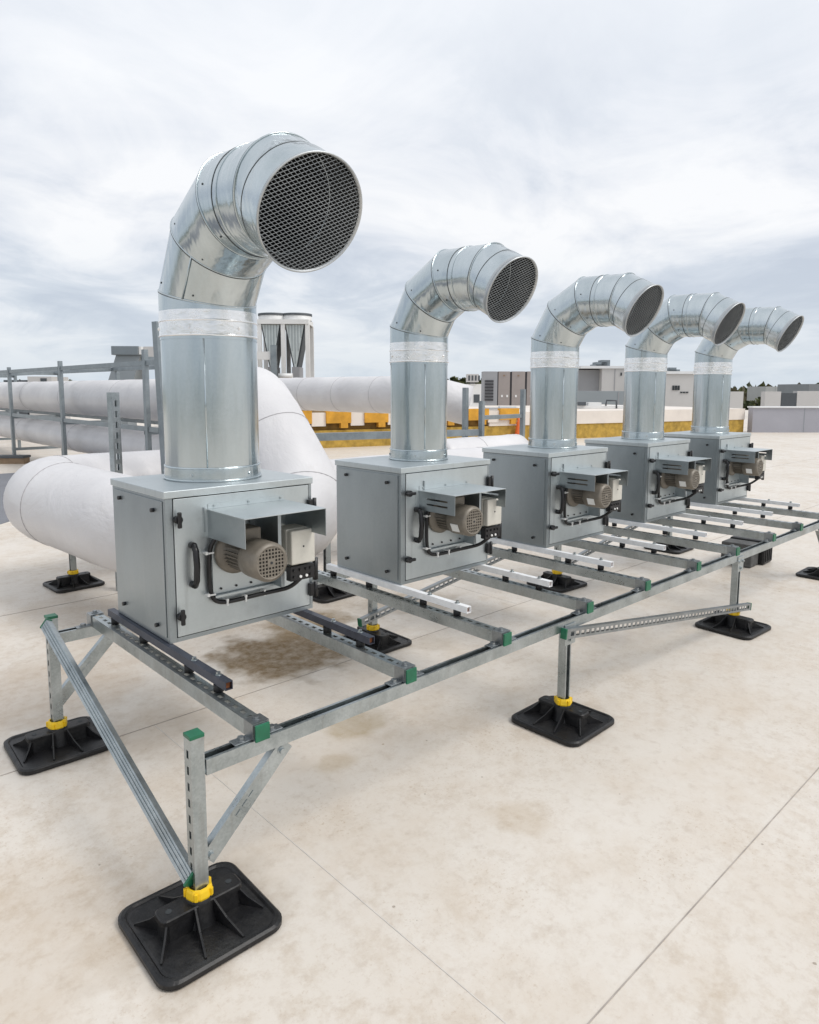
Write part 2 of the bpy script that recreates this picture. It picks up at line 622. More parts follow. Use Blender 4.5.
def lap(p0, p1, w=.004, m='lapdark', h=.0022):
    T, L = frame_mat(p0, p1, (0, 0, 1))
    b.box((0, -w / 2, .0004), (L, w / 2, .0014 if m == 'lap' else h), M[m], T)


b = MB()
lap((-8, .875, 0), (26, .875, 0), .0035)
lap((-8, 3.25, 0), (26, 3.23, 0), .003)
lap((1.31, -6, 0), (1.31, .87, 0), .003, 'lap')
lap((1.31, .88, 0), (1.318, 3.24, 0), .003, 'lap')
lap((.1, 3.26, 0), (.06, 12, 0), .004)
lap((-8, 5.62, 0), (26, 5.62, 0), .004)
lap((-8, -1.5, 0), (26, -1.5, 0), .004)
lap((4.2, 3.26, 0), (4.2, 5.6, 0), .004, 'lap')
tag(b.build('roof_seams'), 'thin seam lines between the roof membrane sheets', 'roof seam', kind='structure')

b = MB()
poly = [(-14, 8.0), (.6, 8.0), (2.35, 9.8), (4.3, 11.6), (4.6, 15.2), (-14, 15.2)]
b.prism(poly, .001, .004, M['greyroof'])
tag(b.build('grey_walkway'), 'dark grey roof area beyond the thick white pipe', 'walkway', kind='structure')

# ------------------------------------------------------------------ roof fans
W, D, H, LT = .683, .54, .579, .030


def seg_ring(p, ang_n, r, n, dirv):
    """ellipse where a duct of radius r meets a plane with normal angle ang_n from vertical (in the bend plane)"""
    return p, ang_n, r


def duct_axis(z0, z1, g, a1, L, a4, m):
    """list of (h, z, direction angle) seams"""
    pts = [(0.0, z0, 0.0, 0.0)]
    p = [0.0, z1]
    th = 0.0
    for i in range(3):
        pts.append((p[0], p[1], th + a1 / 2, a1 / 2))
        th += a1
        d = g if i < 2 else L
        p = [p[0] + d * math.sin(th), p[1] + d * math.cos(th)]
    pts.append((p[0], p[1], th + a4 / 2, a4 / 2))
    th += a4
    p = [p[0] + m * math.sin(th), p[1] + m * math.cos(th)]
    pts.append((p[0], p[1], th, 0.0))
    return pts, th


def make_duct(root, cx, cy, z0, prm, spiral=False, fine=1.0):
    r, z1, g, a1, L, a4, m, az, rm = prm
    dv = Vector((math.sin(az), -math.cos(az), 0))
    sv = Vector((math.cos(az), math.sin(az), 0))
    axis, thm = duct_axis(z0, z1, g, R(a1), L, R(a4), m)
    base = Vector((cx, cy, 0))
    NN = 64

    def ring(h, z, na, half, rad, off=0.0):
        e2 = (dv * math.cos(na) + Vector((0, 0, -math.sin(na)))) / math.cos(half)
        nn = dv * math.sin(na) + Vector((0, 0, math.cos(na)))
        c = base + dv * h + Vector((0, 0, z)) + nn * off
        return [c + e2 * (rad * math.cos(2 * PI * k / NN)) + sv * (rad * math.sin(2 * PI * k / NN)) for k in range(NN)]

    def bead(mb, h, z, na, half, rad, br, mat, off=0.0):
        mb.tube(ring(h, z, na, half, rad, off), br, mat, 6, closed=True)

    mm = M['spiral'] if spiral else M['duct']
    # riser
    b = MB()
    b.ring_loft([ring(0, z0, 0, 0, r), ring(0, z1 - .19, 0, 0, r)], mm)
    b.ring_loft([ring(0, z0 + .001, 0, 0, r + .006), ring(0, z0 + .012, 0, 0, r + .006), ring(0, z0 + .055, 0, 0, r + .003)], M['duct'])
    bead(b, 0, z0 + .058, 0, 0, r + .002, .0045, M['duct'])
    bead(b, 0, z0 + .006, 0, 0, r + .006, .004, M['duct'])
    if spiral:
        z = z0 + .09
        while z < z1 - .2:
            bead(b, 0, z, 0, 0, r - .0009, .0018, M['spiral'])
            z += .031
    # lock seam down the riser
    ang = R(62 if spiral else 33)
    q = base + dv * (r * math.cos(ang)) - sv * (r * math.sin(ang))
    if not spiral:
        b.tube([q + Vector((0, 0, z0 + .05)), q + Vector((0, 0, z1 - .19))], .0035, M['duct'], 6)
    for k in range(5):
        a = R(20 + 72 * k)
        q = base + dv * ((r + .005) * math.cos(a)) + sv * ((r + .005) * math.sin(a))
        n = dv * math.cos(a) + sv * math.sin(a)
        hexbolt(b, q + Vector((0, 0, z0 + .03)), n, .005, .005, M['duct'])
    riser = b.build('duct', root)
    # tape
    b = MB()
    b.ring_loft([ring(0, z1 - .176, 0, 0, r + .0035), ring(0, z1 - .115, 0, 0, r + .0042), ring(0, z1 - .070, 0, 0, r + .003)], M['tape'])
    bead(b, 0, z1 - .174, 0, 0, r + .003, .005, M['tape'])
    bead(b, 0, z1 - .113, 0, 0, r + .003, .0045, M['tape'])
    for k in range(6):
        a = R(10 + 60 * k)
        q = base + dv * ((r + .004) * math.cos(a)) + sv * ((r + .004) * math.sin(a))
        hexbolt(b, q + Vector((0, 0, z1 - .143)), dv * math.cos(a) + sv * math.sin(a), .006, .005, M['tape'])
    b.build('tape_band', riser)
    # elbow gores
    b = MB()
    pts = [(0.0, z1 - .19, 0.0, 0.0)] + axis[1:5]
    jog = [0, .002, 0, .0015, 0]
    for i in range(len(pts) - 1):
        A, B = pts[i], pts[i + 1]
        rr = r + jog[i + 1]
        b.ring_loft([ring(*A, rr), ring(*B, rr)], mm if not spiral else M['duct'])
    for i, A in enumerate(pts[1:]):
        bead(b, *A, r + .0012, .0032, M['duct'])
        bead(b, *A, r + .0006, .0026, M['seamdark'], -.0052)
    # collar beads between the bends
    A, B = axis[3], axis[4]
    d3 = Vector((0, 0, 0))
    th3 = 3 * R(a1)
    for f_, br in ((.40, .0016), (.52, .0032)):
        h = A[0] + (B[0] - A[0]) * f_
        z = A[1] + (B[1] - A[1]) * f_
        bead(b, h, z, th3, 0, r + .001, br, M['duct'] if br > .002 else M['seamdark'])
    # longitudinal seams on the gores
    for i in range(1, 3 if r > .18 else 1):
        A, B = pts[i], pts[i + 1]
        k = 54 if i == 1 else 10
        qa, qb = ring(*A, r + .003)[k], ring(*B, r + .003)[k]
        b.tube([qa, qb], .003, M['duct'], 6)
    # scuffs: rivets
    for i in (1, 2, 3):
        A, B = pts[i], pts[i + 1]
        for k in (46, 56):
            qa, qb = ring(*A, r + .002)[k], ring(*B, r + .002)[k]
            q = qa.lerp(qb, .15)
            c = base + dv * (A[0] + .15 * (B[0] - A[0])) + Vector((0, 0, A[1] + .15 * (B[1] - A[1])))
            hexbolt(b, q - (q - c).normalized() * .002, q - c, .0028, .003, M['seamdark'])
    b.build('elbow', riser)
    # added inside skin, its dark colour stands in for shade in the duct
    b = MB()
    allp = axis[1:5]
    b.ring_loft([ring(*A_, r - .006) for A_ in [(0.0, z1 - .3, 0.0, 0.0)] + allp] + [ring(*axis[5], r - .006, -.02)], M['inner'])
    for A_ in allp:
        bead(b, *A_, r - .006, .003, M['duct'])
    A_, B_ = axis[4], axis[5]
    b.ring_loft([ring(axis[3][0] * .5 + A_[0] * .5, axis[3][1] * .5 + A_[1] * .5, 3 * R(a1), 0, r - .0065), ring(axis[3][0] * .48 + A_[0] * .52, axis[3][1] * .48 + A_[1] * .52, 3 * R(a1), 0, r - .0065)], M['duct'])
    b.build('inner_shade_skin', riser)
    # mouth
    b = MB()
    A, B = axis[4], axis[5]
    B0 = (A[0] + (B[0] - A[0]) * .35, A[1] + (B[1] - A[1]) * .35, thm, 0)
    B1 = (A[0] + (B[0] - A[0]) * .42, A[1] + (B[1] - A[1]) * .42, thm, 0)
    b.ring_loft([ring(*A, r), ring(*B0, r), ring(*B1, r + .004), ring(*B, rm - .006)], M['duct'])
    bead(b, *B0, r + .001, .0016, M['seamdark'])
    b.ring_loft([ring(*B, rm - .006), ring(*B, rm + .001, .002), ring(*B, rm + .001, .010), ring(*B, rm - .0045, .011), ring(*B, rm - .006, -.02)], M['guard'])
    bead(b, *B, rm - .001, .0035, M['guard'], .009)
    b.build('mouth', riser)
    # wire guard: expanded metal cut to the circle
    b = MB()
    nn = dv * math.sin(thm) + Vector((0, 0, math.cos(thm)))
    e2 = dv * math.cos(thm) + Vector((0, 0, -math.sin(thm)))
    c = base + dv * B[0] + Vector((0, 0, B[1])) + nn * .004
    cw, chh = .0265 * fine, .0155 * fine
    RR = rm - .005
    hw = .00095
    sl = chh / cw
    ln = math.sqrt(1 + sl * sl)
    for sgn in (1, -1):
        kmax = int(RR * ln / chh) + 2
        for k in range(-kmax, kmax + 1):
            off = k * chh            # line: y = sgn*sl*x + off
            d0 = abs(off) / ln
            if d0 >= RR:
                continue
            half = math.sqrt(RR * RR - d0 * d0)
            x0 = -sgn * off * sl / (ln * ln)
            y0 = off / (ln * ln)
            ux, uy = 1 / ln, sgn * sl / ln
            px, py = -uy, ux
            pr = []
            for (tt, ww, zz_) in ((-half, -hw, 0), (half, -hw, 0), (half, hw, .0012), (-half, hw, .0012)):
                x, y = x0 + ux * tt + px * ww, y0 + uy * tt + py * ww
                pr.append(b.bm.verts.new(c + sv * x + e2 * y + nn * (zz_ + (0.0006 if sgn > 0 else 0))))
            b.face(pr, M['wire'])
    b.build('wire_guard', riser, fix=False)


def make_fan(name, label, loc, duct_prm, duct_off, first, darkrails):
    root = thing(name, label, 'ventilation fan', loc, 'ventilation fans on the steel frame')
    # body
    b = MB()
    b.box((0.0, .012, 0), (W, D, H - .001), M['sheet'], None, .003)
    b.box((0, 0, 0), (.029, .0115, H - .001), M['sheet'])
    b.box((.669, 0, 0), (W, .0115, H - .001), M['sheet'])
    b.box((.0295, 0, 0), (.6685, .0115, .017), M['sheet'])
    b.box((.0295, .006, .0175), (.6685, .0115, H - .002), M['gap'])
    b.build('housing', root)
    b = MB()
    b.box((-.006, -.006, H), (W + .006, D + .006, H + LT), M['sheet_light'], None, .003)
    b.build('lid', root)
    # side panel with its four black knobs (outer face looks to -X)
    b = MB()
    b.box((-.004, .022, .02), (-.0005, D - .02, H - .012), M['sheet'], None, .001)
    sp = b.build('side_panel', root)
    for (y, z) in ((.10, .525), (.44, .535), (.10, .055), (.44, .065)):
        b = MB()
        b.cyl((-.004, y, z), (-.016, y, z), .0085, M['plastic'], 10)
        b.build('knob', sp)
    b = MB()
    b.box((W + .0005, .022, .02), (W + .004, D - .02, H - .012), M['sheet'], None, .001)
    b.build('side_panel', root)
    # door
    b = MB()
    b.box((.0325, -.003, .0205), (.6655, .0055, H - .004), M['sheet_light'], None, .0012)
    door = b.build('door', root)
    b = MB()
    for z in (.225, .385):
        b.cyl((.10, -.003, z), (.10, -.030, z), .014, M['plastic'], 12)
    b.tube([(.10, -.026, .222), (.10, -.043, .245), (.10, -.049, .305), (.10, -.043, .365), (.10, -.026, .388)], .0125, M['plastic'], 10)
    b.build('handle', door)
    for z in ((.495, .105) if first else (.475, .130)):
        b = MB()
        b.cyl((.044, -.003, z), (.044, -.026, z), .016, M['plastic'], 12)
        if first:
            b.box((.036, -.036, z - .032), (.052, -.022, z + .032), M['plastic'], None, .004)
        else:
            b.box((.012, -.036, z - .008), (.076, -.022, z + .008), M['plastic'], None, .004)
        b.build('latch', door)
    for z in (.095, .48):
        b = MB()
        b.box((.655, -.024, z - .03), (W + .008, -.0035, z + .03), M['plastic'], None, .004)
        b.cyl((W + .002, -.022, z - .036), (W + .002, -.022, z + .036), .009, M['plastic'], 10)
        b.build('hinge', door)
    # raised mounting plate behind the motor
    b = MB()
    pl = [(.188, .165), (.515, .165), (.515, .42), (.188, .42)]
    T = Matrix(((1, 0, 0, 0), (0, 0, 1, 0), (0, 1, 0, 0), (0, 0, 0, 1)))
    b.box((.186, -.009, .165), (.52, -.0035, .43), M['sheet_light'], None, .001)
    b.box((.186, -.030, .155), (.52, -.0035, .164), M['sheet_light'])
    for x in (.22, .29, .36, .43):
        b.cyl((x, -.009, .185), (x, -.014, .185), .005, M['plastic'], 8)
    b.box((.155, -.010, .43), (.160, -.0035, .53), M['sheet'])
    b.build('mounting_plate', root)
    # motor
    mx, mz = (.287, .335) if first else (.272, .335)
    ms = 0 if first else .04
    Rm = .074

    def mT(y0):
        return Matrix.Translation((mx, y0, mz)) @ Matrix.Rotation(R(90), 4, 'X')
    b = MB()
    b.lathe([(.0, .0), (.094, .0), (.094, .016), (.082, .024), (.060, .026), (.058, .10), (.058, .175)], M['motor'], mT(-.009), 28)
    for k in range(26):
        a = 2 * PI * k / 26
        if abs(math.sin(a) - 1) < .1:
            continue
        ca, sa = math.cos(a), math.sin(a)
        T2 = Matrix.Translation((mx, -.045, mz)) @ Matrix.Rotation(-a, 4, 'Y')
        b.box((.056, -.125, -.0016), (.071, 0, .0016), M['motor'], T2)
    # terminal head on top
    b.box((mx - .045, -.15, mz + .058), (mx + .045, -.05, mz + .115), M['motor'], None, .006)
    motor = b.build('motor', root)
    b = MB()
    b.lathe([(Rm + .001, .160 - ms), (Rm + .004, .163 - ms), (Rm + .005, .20 - ms), (Rm + .0045, .272 - ms), (Rm + .0015, .281 - ms), (Rm - .006, .286 - ms)], M['motor'], mT(-.009), 36)
    # front grille plate: bars between square holes
    T3 = mT(-.009) @ Matrix.Translation((0, 0, .2845 - ms))
    st = .0142
    b.lathe([(Rm - .0065, -.0035), (0, -.0035)], M['motordark'], T3, 36)
    nb = 7
    for i in range(-4, 5):
        p = i * st - st / 2 if False else i * st
        half = math.sqrt(max(0, (Rm - .008) ** 2 - p * p)) if abs(p) < Rm - .008 else 0
        if half < .01:
            continue
        b.box((p - .0026, -half, -.001), (p + .0026, half, .0015), M['motor'], T3)
        b.box((-half, p - .0026, -.0012), (half, p + .0026, .0013), M['motor'], T3)
    b.lathe([(Rm - .0055, -.003), (Rm - .0055, .0016), (Rm - .013, .0017), (Rm - .013, -.003)], M['motor'], T3, 36)
    b.box((-.017, -.017, -.001), (.017, .017, .002), M['motor'], T3)
    b.cyl(T3 @ Vector((0, 0, .001)), T3 @ Vector((0, 0, .005)), .005, M['gap'], 10)
    if not first:
        T4 = mT(-.009) @ Matrix.Rotation(R(205), 4, 'Z')
        b.box((Rm + .0035, -.022, .155), (Rm + .0062, .022, .205), M['white'], T4)
    b.build('fan_cover', motor)
    # rain hood
    b = MB()
    hx0, hx1, hd, hz, hs = (.172, .545, .300, .518, .112) if first else (.120, .515, .262, .480, .098)
    b.box((hx0, -hd, hz), (hx1, -.0035, hz + .0025), M['sheet_light'])
    b.box((hx0 + .004, -.006, hz + .003), (hx1 - .004, -.0034, hz + .024), M['sheet_light'])
    for (x0, x1) in ((hx0, hx0 + .0025), (hx1 - .0025, hx1)):
        y0, y1 = -hd, -.0035
        if first:
            b.box((x0, y0, hz - hs), (x1, y1, hz - .0002), M['sheet'])
        else:
            # two ventilation slots cut through each cheek
            z_ = [hz - hs, hz - .067, hz - .058, hz - .040, hz - .031, hz - .0002]
            for k in (0, 2, 4):
                b.box((x0, y0, z_[k]), (x1, y1, z_[k + 1]), M['sheet'])
            for k in (1, 3):
                b.box((x0, y0, z_[k]), (x1, y0 + .05, z_[k + 1]), M['sheet'])
                b.box((x0, y1 - .06, z_[k]), (x1, y1, z_[k + 1]), M['sheet'])
    b.box((hx0 - .02, -.0062, hz - hs + .005), (hx0, -.0034, hz - .01), M['sheet_light'])
    for x in (hx0 + .03, (hx0 + hx1) / 2, hx1 - .03):
        b.cyl((x, -.006, hz + .014), (x, -.010, hz + .014), .005, M['strut'], 8)
    b.build('rain_hood', root)
    # support arm between hood and motor
    b = MB()
    bt_ = (.515 if first else .477)
    b.box((.385, -.19, .28), (.40, -.0095, bt_), M['sheet'])
    b.box((.36, -.0125, .28), (.385, -.0095, bt_), M['sheet'])
    b.build('bracket', root)
    # junction box
    b = MB()
    jx0, jx1 = (.440, .562)
    b.box((jx0, -.165, .275), (jx1, -.07, .425), M['beige'], None, .006)
    jb = b.build('junction_box', root)
    b = MB()
    b.box((jx0 + .002, -.200, .278), (jx1 - .002, -.1665, .422), M['beige'], None, .006)
    b.cyl(((jx0 + jx1) / 2, -.2, .352), ((jx0 + jx1) / 2, -.2015, .352), .004, M['gap'], 8)
    b.build('box_cover', jb)
    b = MB()
    b.box((.46, -.09, .16), (.476, -.0035, .273), M['sheet'])
    b.box((.535, -.15, .20), (.55, -.0035, .273), M['sheet'])
    b.build('box_arm', root)
    b = MB()
    b.box((.445, -.185, .205), (.565, -.150, .268), M['plastic'], None, .003)
    for x in (.462, .492, .522, .545):
        b.cyl((x, -.185, .222), (x, -.192, .222), .006, M['white'] if x in (.492, .522) else M['plastic'], 8)
        b.cyl((x, -.185, .250), (x, -.192, .250), .006, M['plastic'], 8)
    b.cyl((.58, -.17, .19), (.58, -.17, .285), .012, M['plastic'], 10)
    b.box((.565, -.178, .22), (.585, -.160, .25), M['plastic'])
    b.build('terminal_block', root)
    # cable with white ties
    b = MB()
    path = [(.215, -.05, .425), (.185, -.028, .40), (.168, -.02, .355), (.165, -.018, .27), (.169, -.018, .185), (.180, -.019, .148), (.215, -.022, .128), (.29, -.024, .126), (.38, -.026, .130), (.46, -.05, .137), (.50, -.10, .155), (.515, -.155, .205)]
    # smooth
    P = [Vector(p) for p in path]
    for _ in range(2):
        Q = [P[0]]
        for a_, b_ in zip(P[:-1], P[1:]):
            Q += [a_.lerp(b_, .25), a_.lerp(b_, .75)]
        Q.append(P[-1])
        P = Q
    b.tube(P, .0095, M['plastic'], 10)
    cable = b.build('cable', root)
    for (x, z, v) in ((.167, .345, 0), (.170, .172, 0), (.235, .127, 1), (.32, .127, 1), (.41, .132, 1)):
        b = MB()
        if v:
            b.box((x - .003, -.0385, z - .012), (x + .003, -.0035, z + .012), M['white'])
            b.box((x - .004, -.040, z + .008), (x + .004, -.030, z + .017), M['white'])
        else:
            b.box((x - .017, -.032, z - .003), (x + .016, -.0035, z + .003), M['white'])
            b.box((x - .021, -.036, z - .004), (x - .012, -.024, z + .008), M['white'])
        b.build('cable_tie', cable)
    # rails under the housing on rubber blocks
    tm = M['darktube'] if darkrails else M['whitetube']
    zt0 = -.032
    for x in (-.020, .624):
        b = MB()
        x0, x1 = x + .002, x + .031
        y0, y1 = -.475, .62
        zb, zt_ = zt0, -.001
        tt = .003
        b.box((x0, y0, zb), (x0 + tt, y1, zt_), tm)
        b.box((x1 - tt, y0, zb), (x1, y1, zt_), tm)
        b.box((x0 + tt, y0, zt_ - tt), (x1 - tt, y1, zt_), tm)
        b.box((x0 + tt, y0, zb), (x1 - tt, y1, zb + tt), tm)
        b.box((x0 + tt + .0005, y0 + .012, zb + tt + .0005), (x1 - tt - .0005, y1 - .01, zt_ - tt - .0005), M['rust'])
        for y in (-.40, -.215):
            hexbolt(b, ((x0 + x1) / 2, y, zt_), (0, 0, 1), .008, .012, M['strut'])
        rail = b.build('mounting_rail', root)
        for y in (-.40, -.17, .25, .57):
            b = MB()
            b.cyl(((x0 + x1) / 2, y, -.0595), ((x0 + x1) / 2, y, zt0 - .0005), .0185, M['mount'], 14)
            b.build('rubber_mount', rail)
    make_duct(root, W / 2 + duct_off[0], duct_off[1], H + LT, duct_prm, spiral=(name != 'roof_fan' or False), fine=1.0)
    return root


Z0 = .648
cabx = [1.124, 2.358, 3.612, 4.864, 6.118]
FY = 2.58
P1 = (.204, 2.047 - Z0, .2455, 31.2, .285, 25.5, .186, -.012, .209)
P2 = (.1605, 1.977 - Z0, .185, 30.7, .248, 27.3, .153, .022, .171)
fan1 = make_fan('roof_fan', 'fan with the widest duct and largest mesh mouth, standing on dark rails', (cabx[0], FY, Z0), P1, (.02, .30), True, True)
fan2 = None


def label_fan(o, t):
    o['label'] = t


spiral_flag = True
fan2 = make_fan('roof_fan', 'fan with narrow finely ribbed duct, next to the wide duct fan', (cabx[1], FY, Z0), P2, (.05, .28), False, False)
labels = {2: 'middle fan of the five, smooth narrow duct, third from the wide one',
          3: 'fan second from the far end of the row, in front of the pale building',
          4: 'farthest fan, at the end of the row next to the grey parapet'}
fan3 = make_fan('roof_fan', labels[2], (cabx[2], FY, Z0), P2, (.085, .275), False, False)
for i in (3, 4):
    o = copy_tree(fan3)
    o.location = (cabx[i], FY, Z0)
    o['label'] = labels[i]

# ------------------------------------------------------------------ support frame
frame = thing('support_frame', 'long galvanised strut frame on black feet carrying the row of five fans', 'steel frame', (0, 0, 0))
RZ = .536           # rail top
RH = .050
RW = .048
BZ = .588           # crossbar top
fyf, fyr = 1.892, 3.365
px = [.886, 2.828, 4.880, 6.88]


def rail(y, x0, x1):
    b = MB()
    # opening upwards: web below
    channel(b, (x0, y, RZ - RH), (x1, y, RZ - RH), (0, 0, -1), RW, RH, M['strut'], False, lip=.011)
    return b.build('rail', frame)


rail(fyf, px[0] + .026, px[3] - .026)
rail(fyr, px[0] + .026, px[3] - .026)

bars = [1.102, 1.755, 2.336, 2.994, 3.580, 4.218, 4.812, 5.474, 6.060, 6.72]
BW = .050
for x in bars:
    b = MB()
    channel(b, (x, fyf - .028, BZ), (x, fyr + .03, BZ), (0, 0, 1), BW, BZ - RZ, M['strut'], True, .052, .028, .015)
    bar = b.build('crossbar', frame)
    b = MB()
    e = .002
    b.box((x - BW / 2 - .001, fyf - .036, RZ - .002), (x + BW / 2 + .001, fyf - .0285, BZ + .001), M['green'], None, .0015)
    b.box((x - BW / 2 + .004, fyf - .028, RZ + .006), (x + BW / 2 - .004, fyf - .014, BZ - .005), M['green'])
    b.build('end_cap', bar)
    for y, s in ((fyf + .006, 1), (fyr - .005, -1)):
        b = MB()
        hw = BW / 2 + .0012
        t = .004
        y0, y1 = y - .03, y + .026
        b.box((x - hw - t, y0, BZ + .0012), (x + hw + t, y1, BZ + .0012 + t), M['clampzinc'])
        for sg in (-1, 1):
            a0, a1 = (x + hw, x + hw + t) if sg > 0 else (x - hw - t, x - hw)
            b.box((a0, y0, RZ + .0052), (a1, y1, BZ + .001), M['clampzinc'])
            f0, f1 = (x + hw, x + hw + .062) if sg > 0 else (x - hw - .062, x - hw)
            b.box((f0, y - .02, RZ + .0012), (f1, y + .02, RZ + .0050), M['clampzinc'], None, .0012)
            hexbolt(b, (x + sg * (hw + .03), y, RZ + .005), (0, 0, 1), .012, .011, M['clampzinc'])
        hexbolt(b, (x, y, BZ + .0055), (0, 0, 1), .010, .010, M['clampzinc'])
        b.build('clamp', bar)


def make_foot(parent, x, y, along_x, name='foot', zc=.118):
    T = Matrix.Translation((x, y, 0)) @ (Matrix.Rotation(0 if along_x else R(90), 4, 'Z')) @ Matrix.Rotation(R(random.uniform(-3, 3)), 4, 'Z')
    b = MB()
    m = M['rubber']
    S = .197
    rings = []
    for (s, z) in ((S - .006, .001), (S, .006), (S, .020), (S - .007, .026), (S - .016, .026), (S - .022, .020), (S - .03, .021)):
        rings.append([T @ Vector((p[0], p[1], z)) for p in rrect(s, s, .055 * s / S, 6)])
    b.ring_loft(rings, m, True, True, True, False)
    # body: long block with rounded ends, tapering up
    rg = []
    for (hx, hy, z) in ((.125, .040, .018), (.122, .036, .070), (.132, .037, .0705), (.132, .037, .086), (.128, .034, .090)):
        rg.append([T @ Vector((p[0], p[1], z)) for p in rrect(hx, hy, .02, 4)])
    b.ring_loft(rg, m, True, False, True, False)
    # boss round the post
    b.lathe([(.060, .018), (.050, .05), (.042, .085), (.038, .106), (.030, .107)], m, T, 20)
    # screw holes at the block's ends
    for sx_ in (-1, 1):
        b.cyl(T @ Vector((sx_ * .098, 0, .0895)), T @ Vector((sx_ * .098, 0, .0912)), .010, M['gap'], 10)
    # ribs
    for (ax, ay, bx_, by_) in ((.03, .035, .06, .165), (-.03, .035, -.06, .165), (.03, -.035, .06, -.165), (-.03, -.035, -.06, -.165), (.11, .02, .165, .10), (.11, -.02, .165, -.10), (-.11, .02, -.165, .10), (-.11, -.02, -.165, -.10)):
        d = Vector((bx_ - ax, by_ - ay, 0))
        L = d.length
        d.normalize()
        n = Vector((-d.y, d.x, 0)) * .003
        A, Bp = Vector((ax, ay, 0)), Vector((bx_, by_, 0))
        pf = [(A, .018), (Bp, .018), (Bp, .026), (A + d * (L * .45), .052), (A, .088)]
        f0 = [b.bm.verts.new(T @ (p + n + Vector((0, 0, z)))) for p, z in pf]
        f1 = [b.bm.verts.new(T @ (p - n + Vector((0, 0, z)))) for p, z in pf]
        b.face(f0, m)
        b.face(list(reversed(f1)), m)
        for i in range(5):
            j = (i + 1) % 5
            b.face([f0[i], f1[i], f1[j], f0[j]], m)
    # concentric line on the plate
    f = b.build(name, parent)
    b = MB()
    b.lathe([(.031, .100), (.041, .100), (.043, .106), (.040, .124), (.037, .132), (.031, .132), (.031, .100)], M['yellow'], T, 10, False)
    for k in range(5):
        a = 2 * PI * k / 5 + .3
        T5 = T @ Matrix.Rotation(a, 4, 'Z')
        b.box((.037, -.005, .103), (.046, .005, .127), M['yellow'], T5, .001)
    b.build('collar', f)
    return f


def post(parent, x, y, z0, z1, facing, cap=True, w=.044, name='post'):
    b = MB()
    f = Vector(facing)
    c = Vector((x, y, 0)) + f * (w / 2)
    channel(b, (c.x, c.y, z0), (c.x, c.y, z1), facing, w, w, M['strut'], True, .052, .026, .013)
    p = b.build(name, parent)
    if cap:
        b = MB()
        h = w / 2 + .0015
        b.box((x - h, y - h, z1 - .006), (x + h, y + h, z1 + .006), M['green'], None, .0015)
        b.build('end_cap', p)
    return p


for (x, y, z1, fc, cap, ax) in ((px[0], fyf, .618, (-1, 0, 0), True, True), (px[0] + .02, fyr - .02, .622, (-1, 0, 0), True, True),
                                (px[1], fyf, RZ - RH - .001, (0, 1, 0), False, False), (px[2], fyf, RZ - RH - .001, (0, 1, 0), False, False),
                                (px[3], fyf, .618, (1, 0, 0), True, True),
                                (px[1], fyr, RZ - RH - .001, (-1, 0, 0), False, False), (px[2], fyr, RZ - RH - .001, (-1, 0, 0), False, False),
                                (px[3], fyr, .625, (1, 0, 0), True, True)):
    post(frame, x, y, .09, z1, fc, cap)
    make_foot(frame, x, y, ax)
    if not cap:
        b = MB()
        b.box((x - .045, y - .030, RZ - RH - .075), (x + .045, y - .0245, RZ - RH + .03), M['strut'], None, .002)
        for s in (-1, 1):
            hexbolt(b, (x + s * .028, y - .030, RZ - RH - .004), (0, -1, 0), .009, .009, M['strut'])
        hexbolt(b, (x, y - .030, RZ - RH - .05), (0, -1, 0), .009, .009, M['strut'])
        b.build('joint_plate', frame)

# diagonal braces in the rail planes: folded flat channel
for (p0, p1, y) in (((px[0] + .026, .205), (px[0] + .32, .482), fyf - .012), ((px[0] + .026, .20), (px[0] + .30, .478), fyr - .012),
                    ((px[3] - .026, .205), (px[3] - .30, .478), fyf - .012), ((px[3] - .026, .20), (px[3] - .30, .478), fyr - .012)):
    b = MB()
    A, Bq = Vector((p0[0], y, p0[1])), Vector((p1[0], y, p1[1]))
    channel(b, A, Bq, (0, -1, 0), .056, .028, M['strut'], False, lip=0)
    T, L = frame_mat(A, Bq, (0, -1, 0))
    for xx in (.015, L - .03):
        hexbolt(b, T @ Vector((xx, 0, 0)), T.to_3x3() @ Vector((0, 0, 1)), .010, .009, M['strut'])
    for xx in (.38, .46, .54):
        b.box((L * xx - .012, -.007, .0004), (L * xx + .012, .007, .0024), M['strut'], T, .0008)
    b.build('diagonal_brace', frame)


def strut_brace(p0, p1, up, w=.048, h=.030, pitch=.046, sl=.030, sw=.022, slots=True):
    b = MB()
    channel(b, p0, p1, up, w, h, M['clampzinc'], slots, pitch, sl, sw)
    br = b.build('brace', frame)
    T, L = frame_mat(p0, p1, up)
    for x0, x1 in ((-.006, .004), (L - .004, L + .006)):
        b = MB()
        b.box((x0, -w / 2 - .0015, -h - .0015), (x1, w / 2 + .0015, .0015), M['green'], T, .001)
        b.build('end_cap', br)


# end brace from the rear post's top down to the near foot (outer face shows the two lips)
T_end = MB()
A, Bq = Vector((px[0] - .034, fyr - .10, .622)), Vector((px[0] - .034, fyf + .0, .165))
b = MB()
channel(b, A, Bq, (-1, 0, .6), .044, .026, M['strut'], False, lip=.010)
T, L = frame_mat(A, Bq, (-1, 0, .6))
for y in (-.012, .0, .012):
    b.box((.006, y - .0022, .0003), (L - .006, y + .0022, .0028), M['strut'], T, .0008)
br = b.build('brace', frame)
T, L = frame_mat(A, Bq, (-1, 0, .6))
for x0, x1 in ((-.006, .003), (L - .003, L + .006)):
    b = MB()
    b.box((x0, -.0245, -.0275), (x1, .0245, .0015), M['green'], T, .001)
    b.build('end_cap', br)
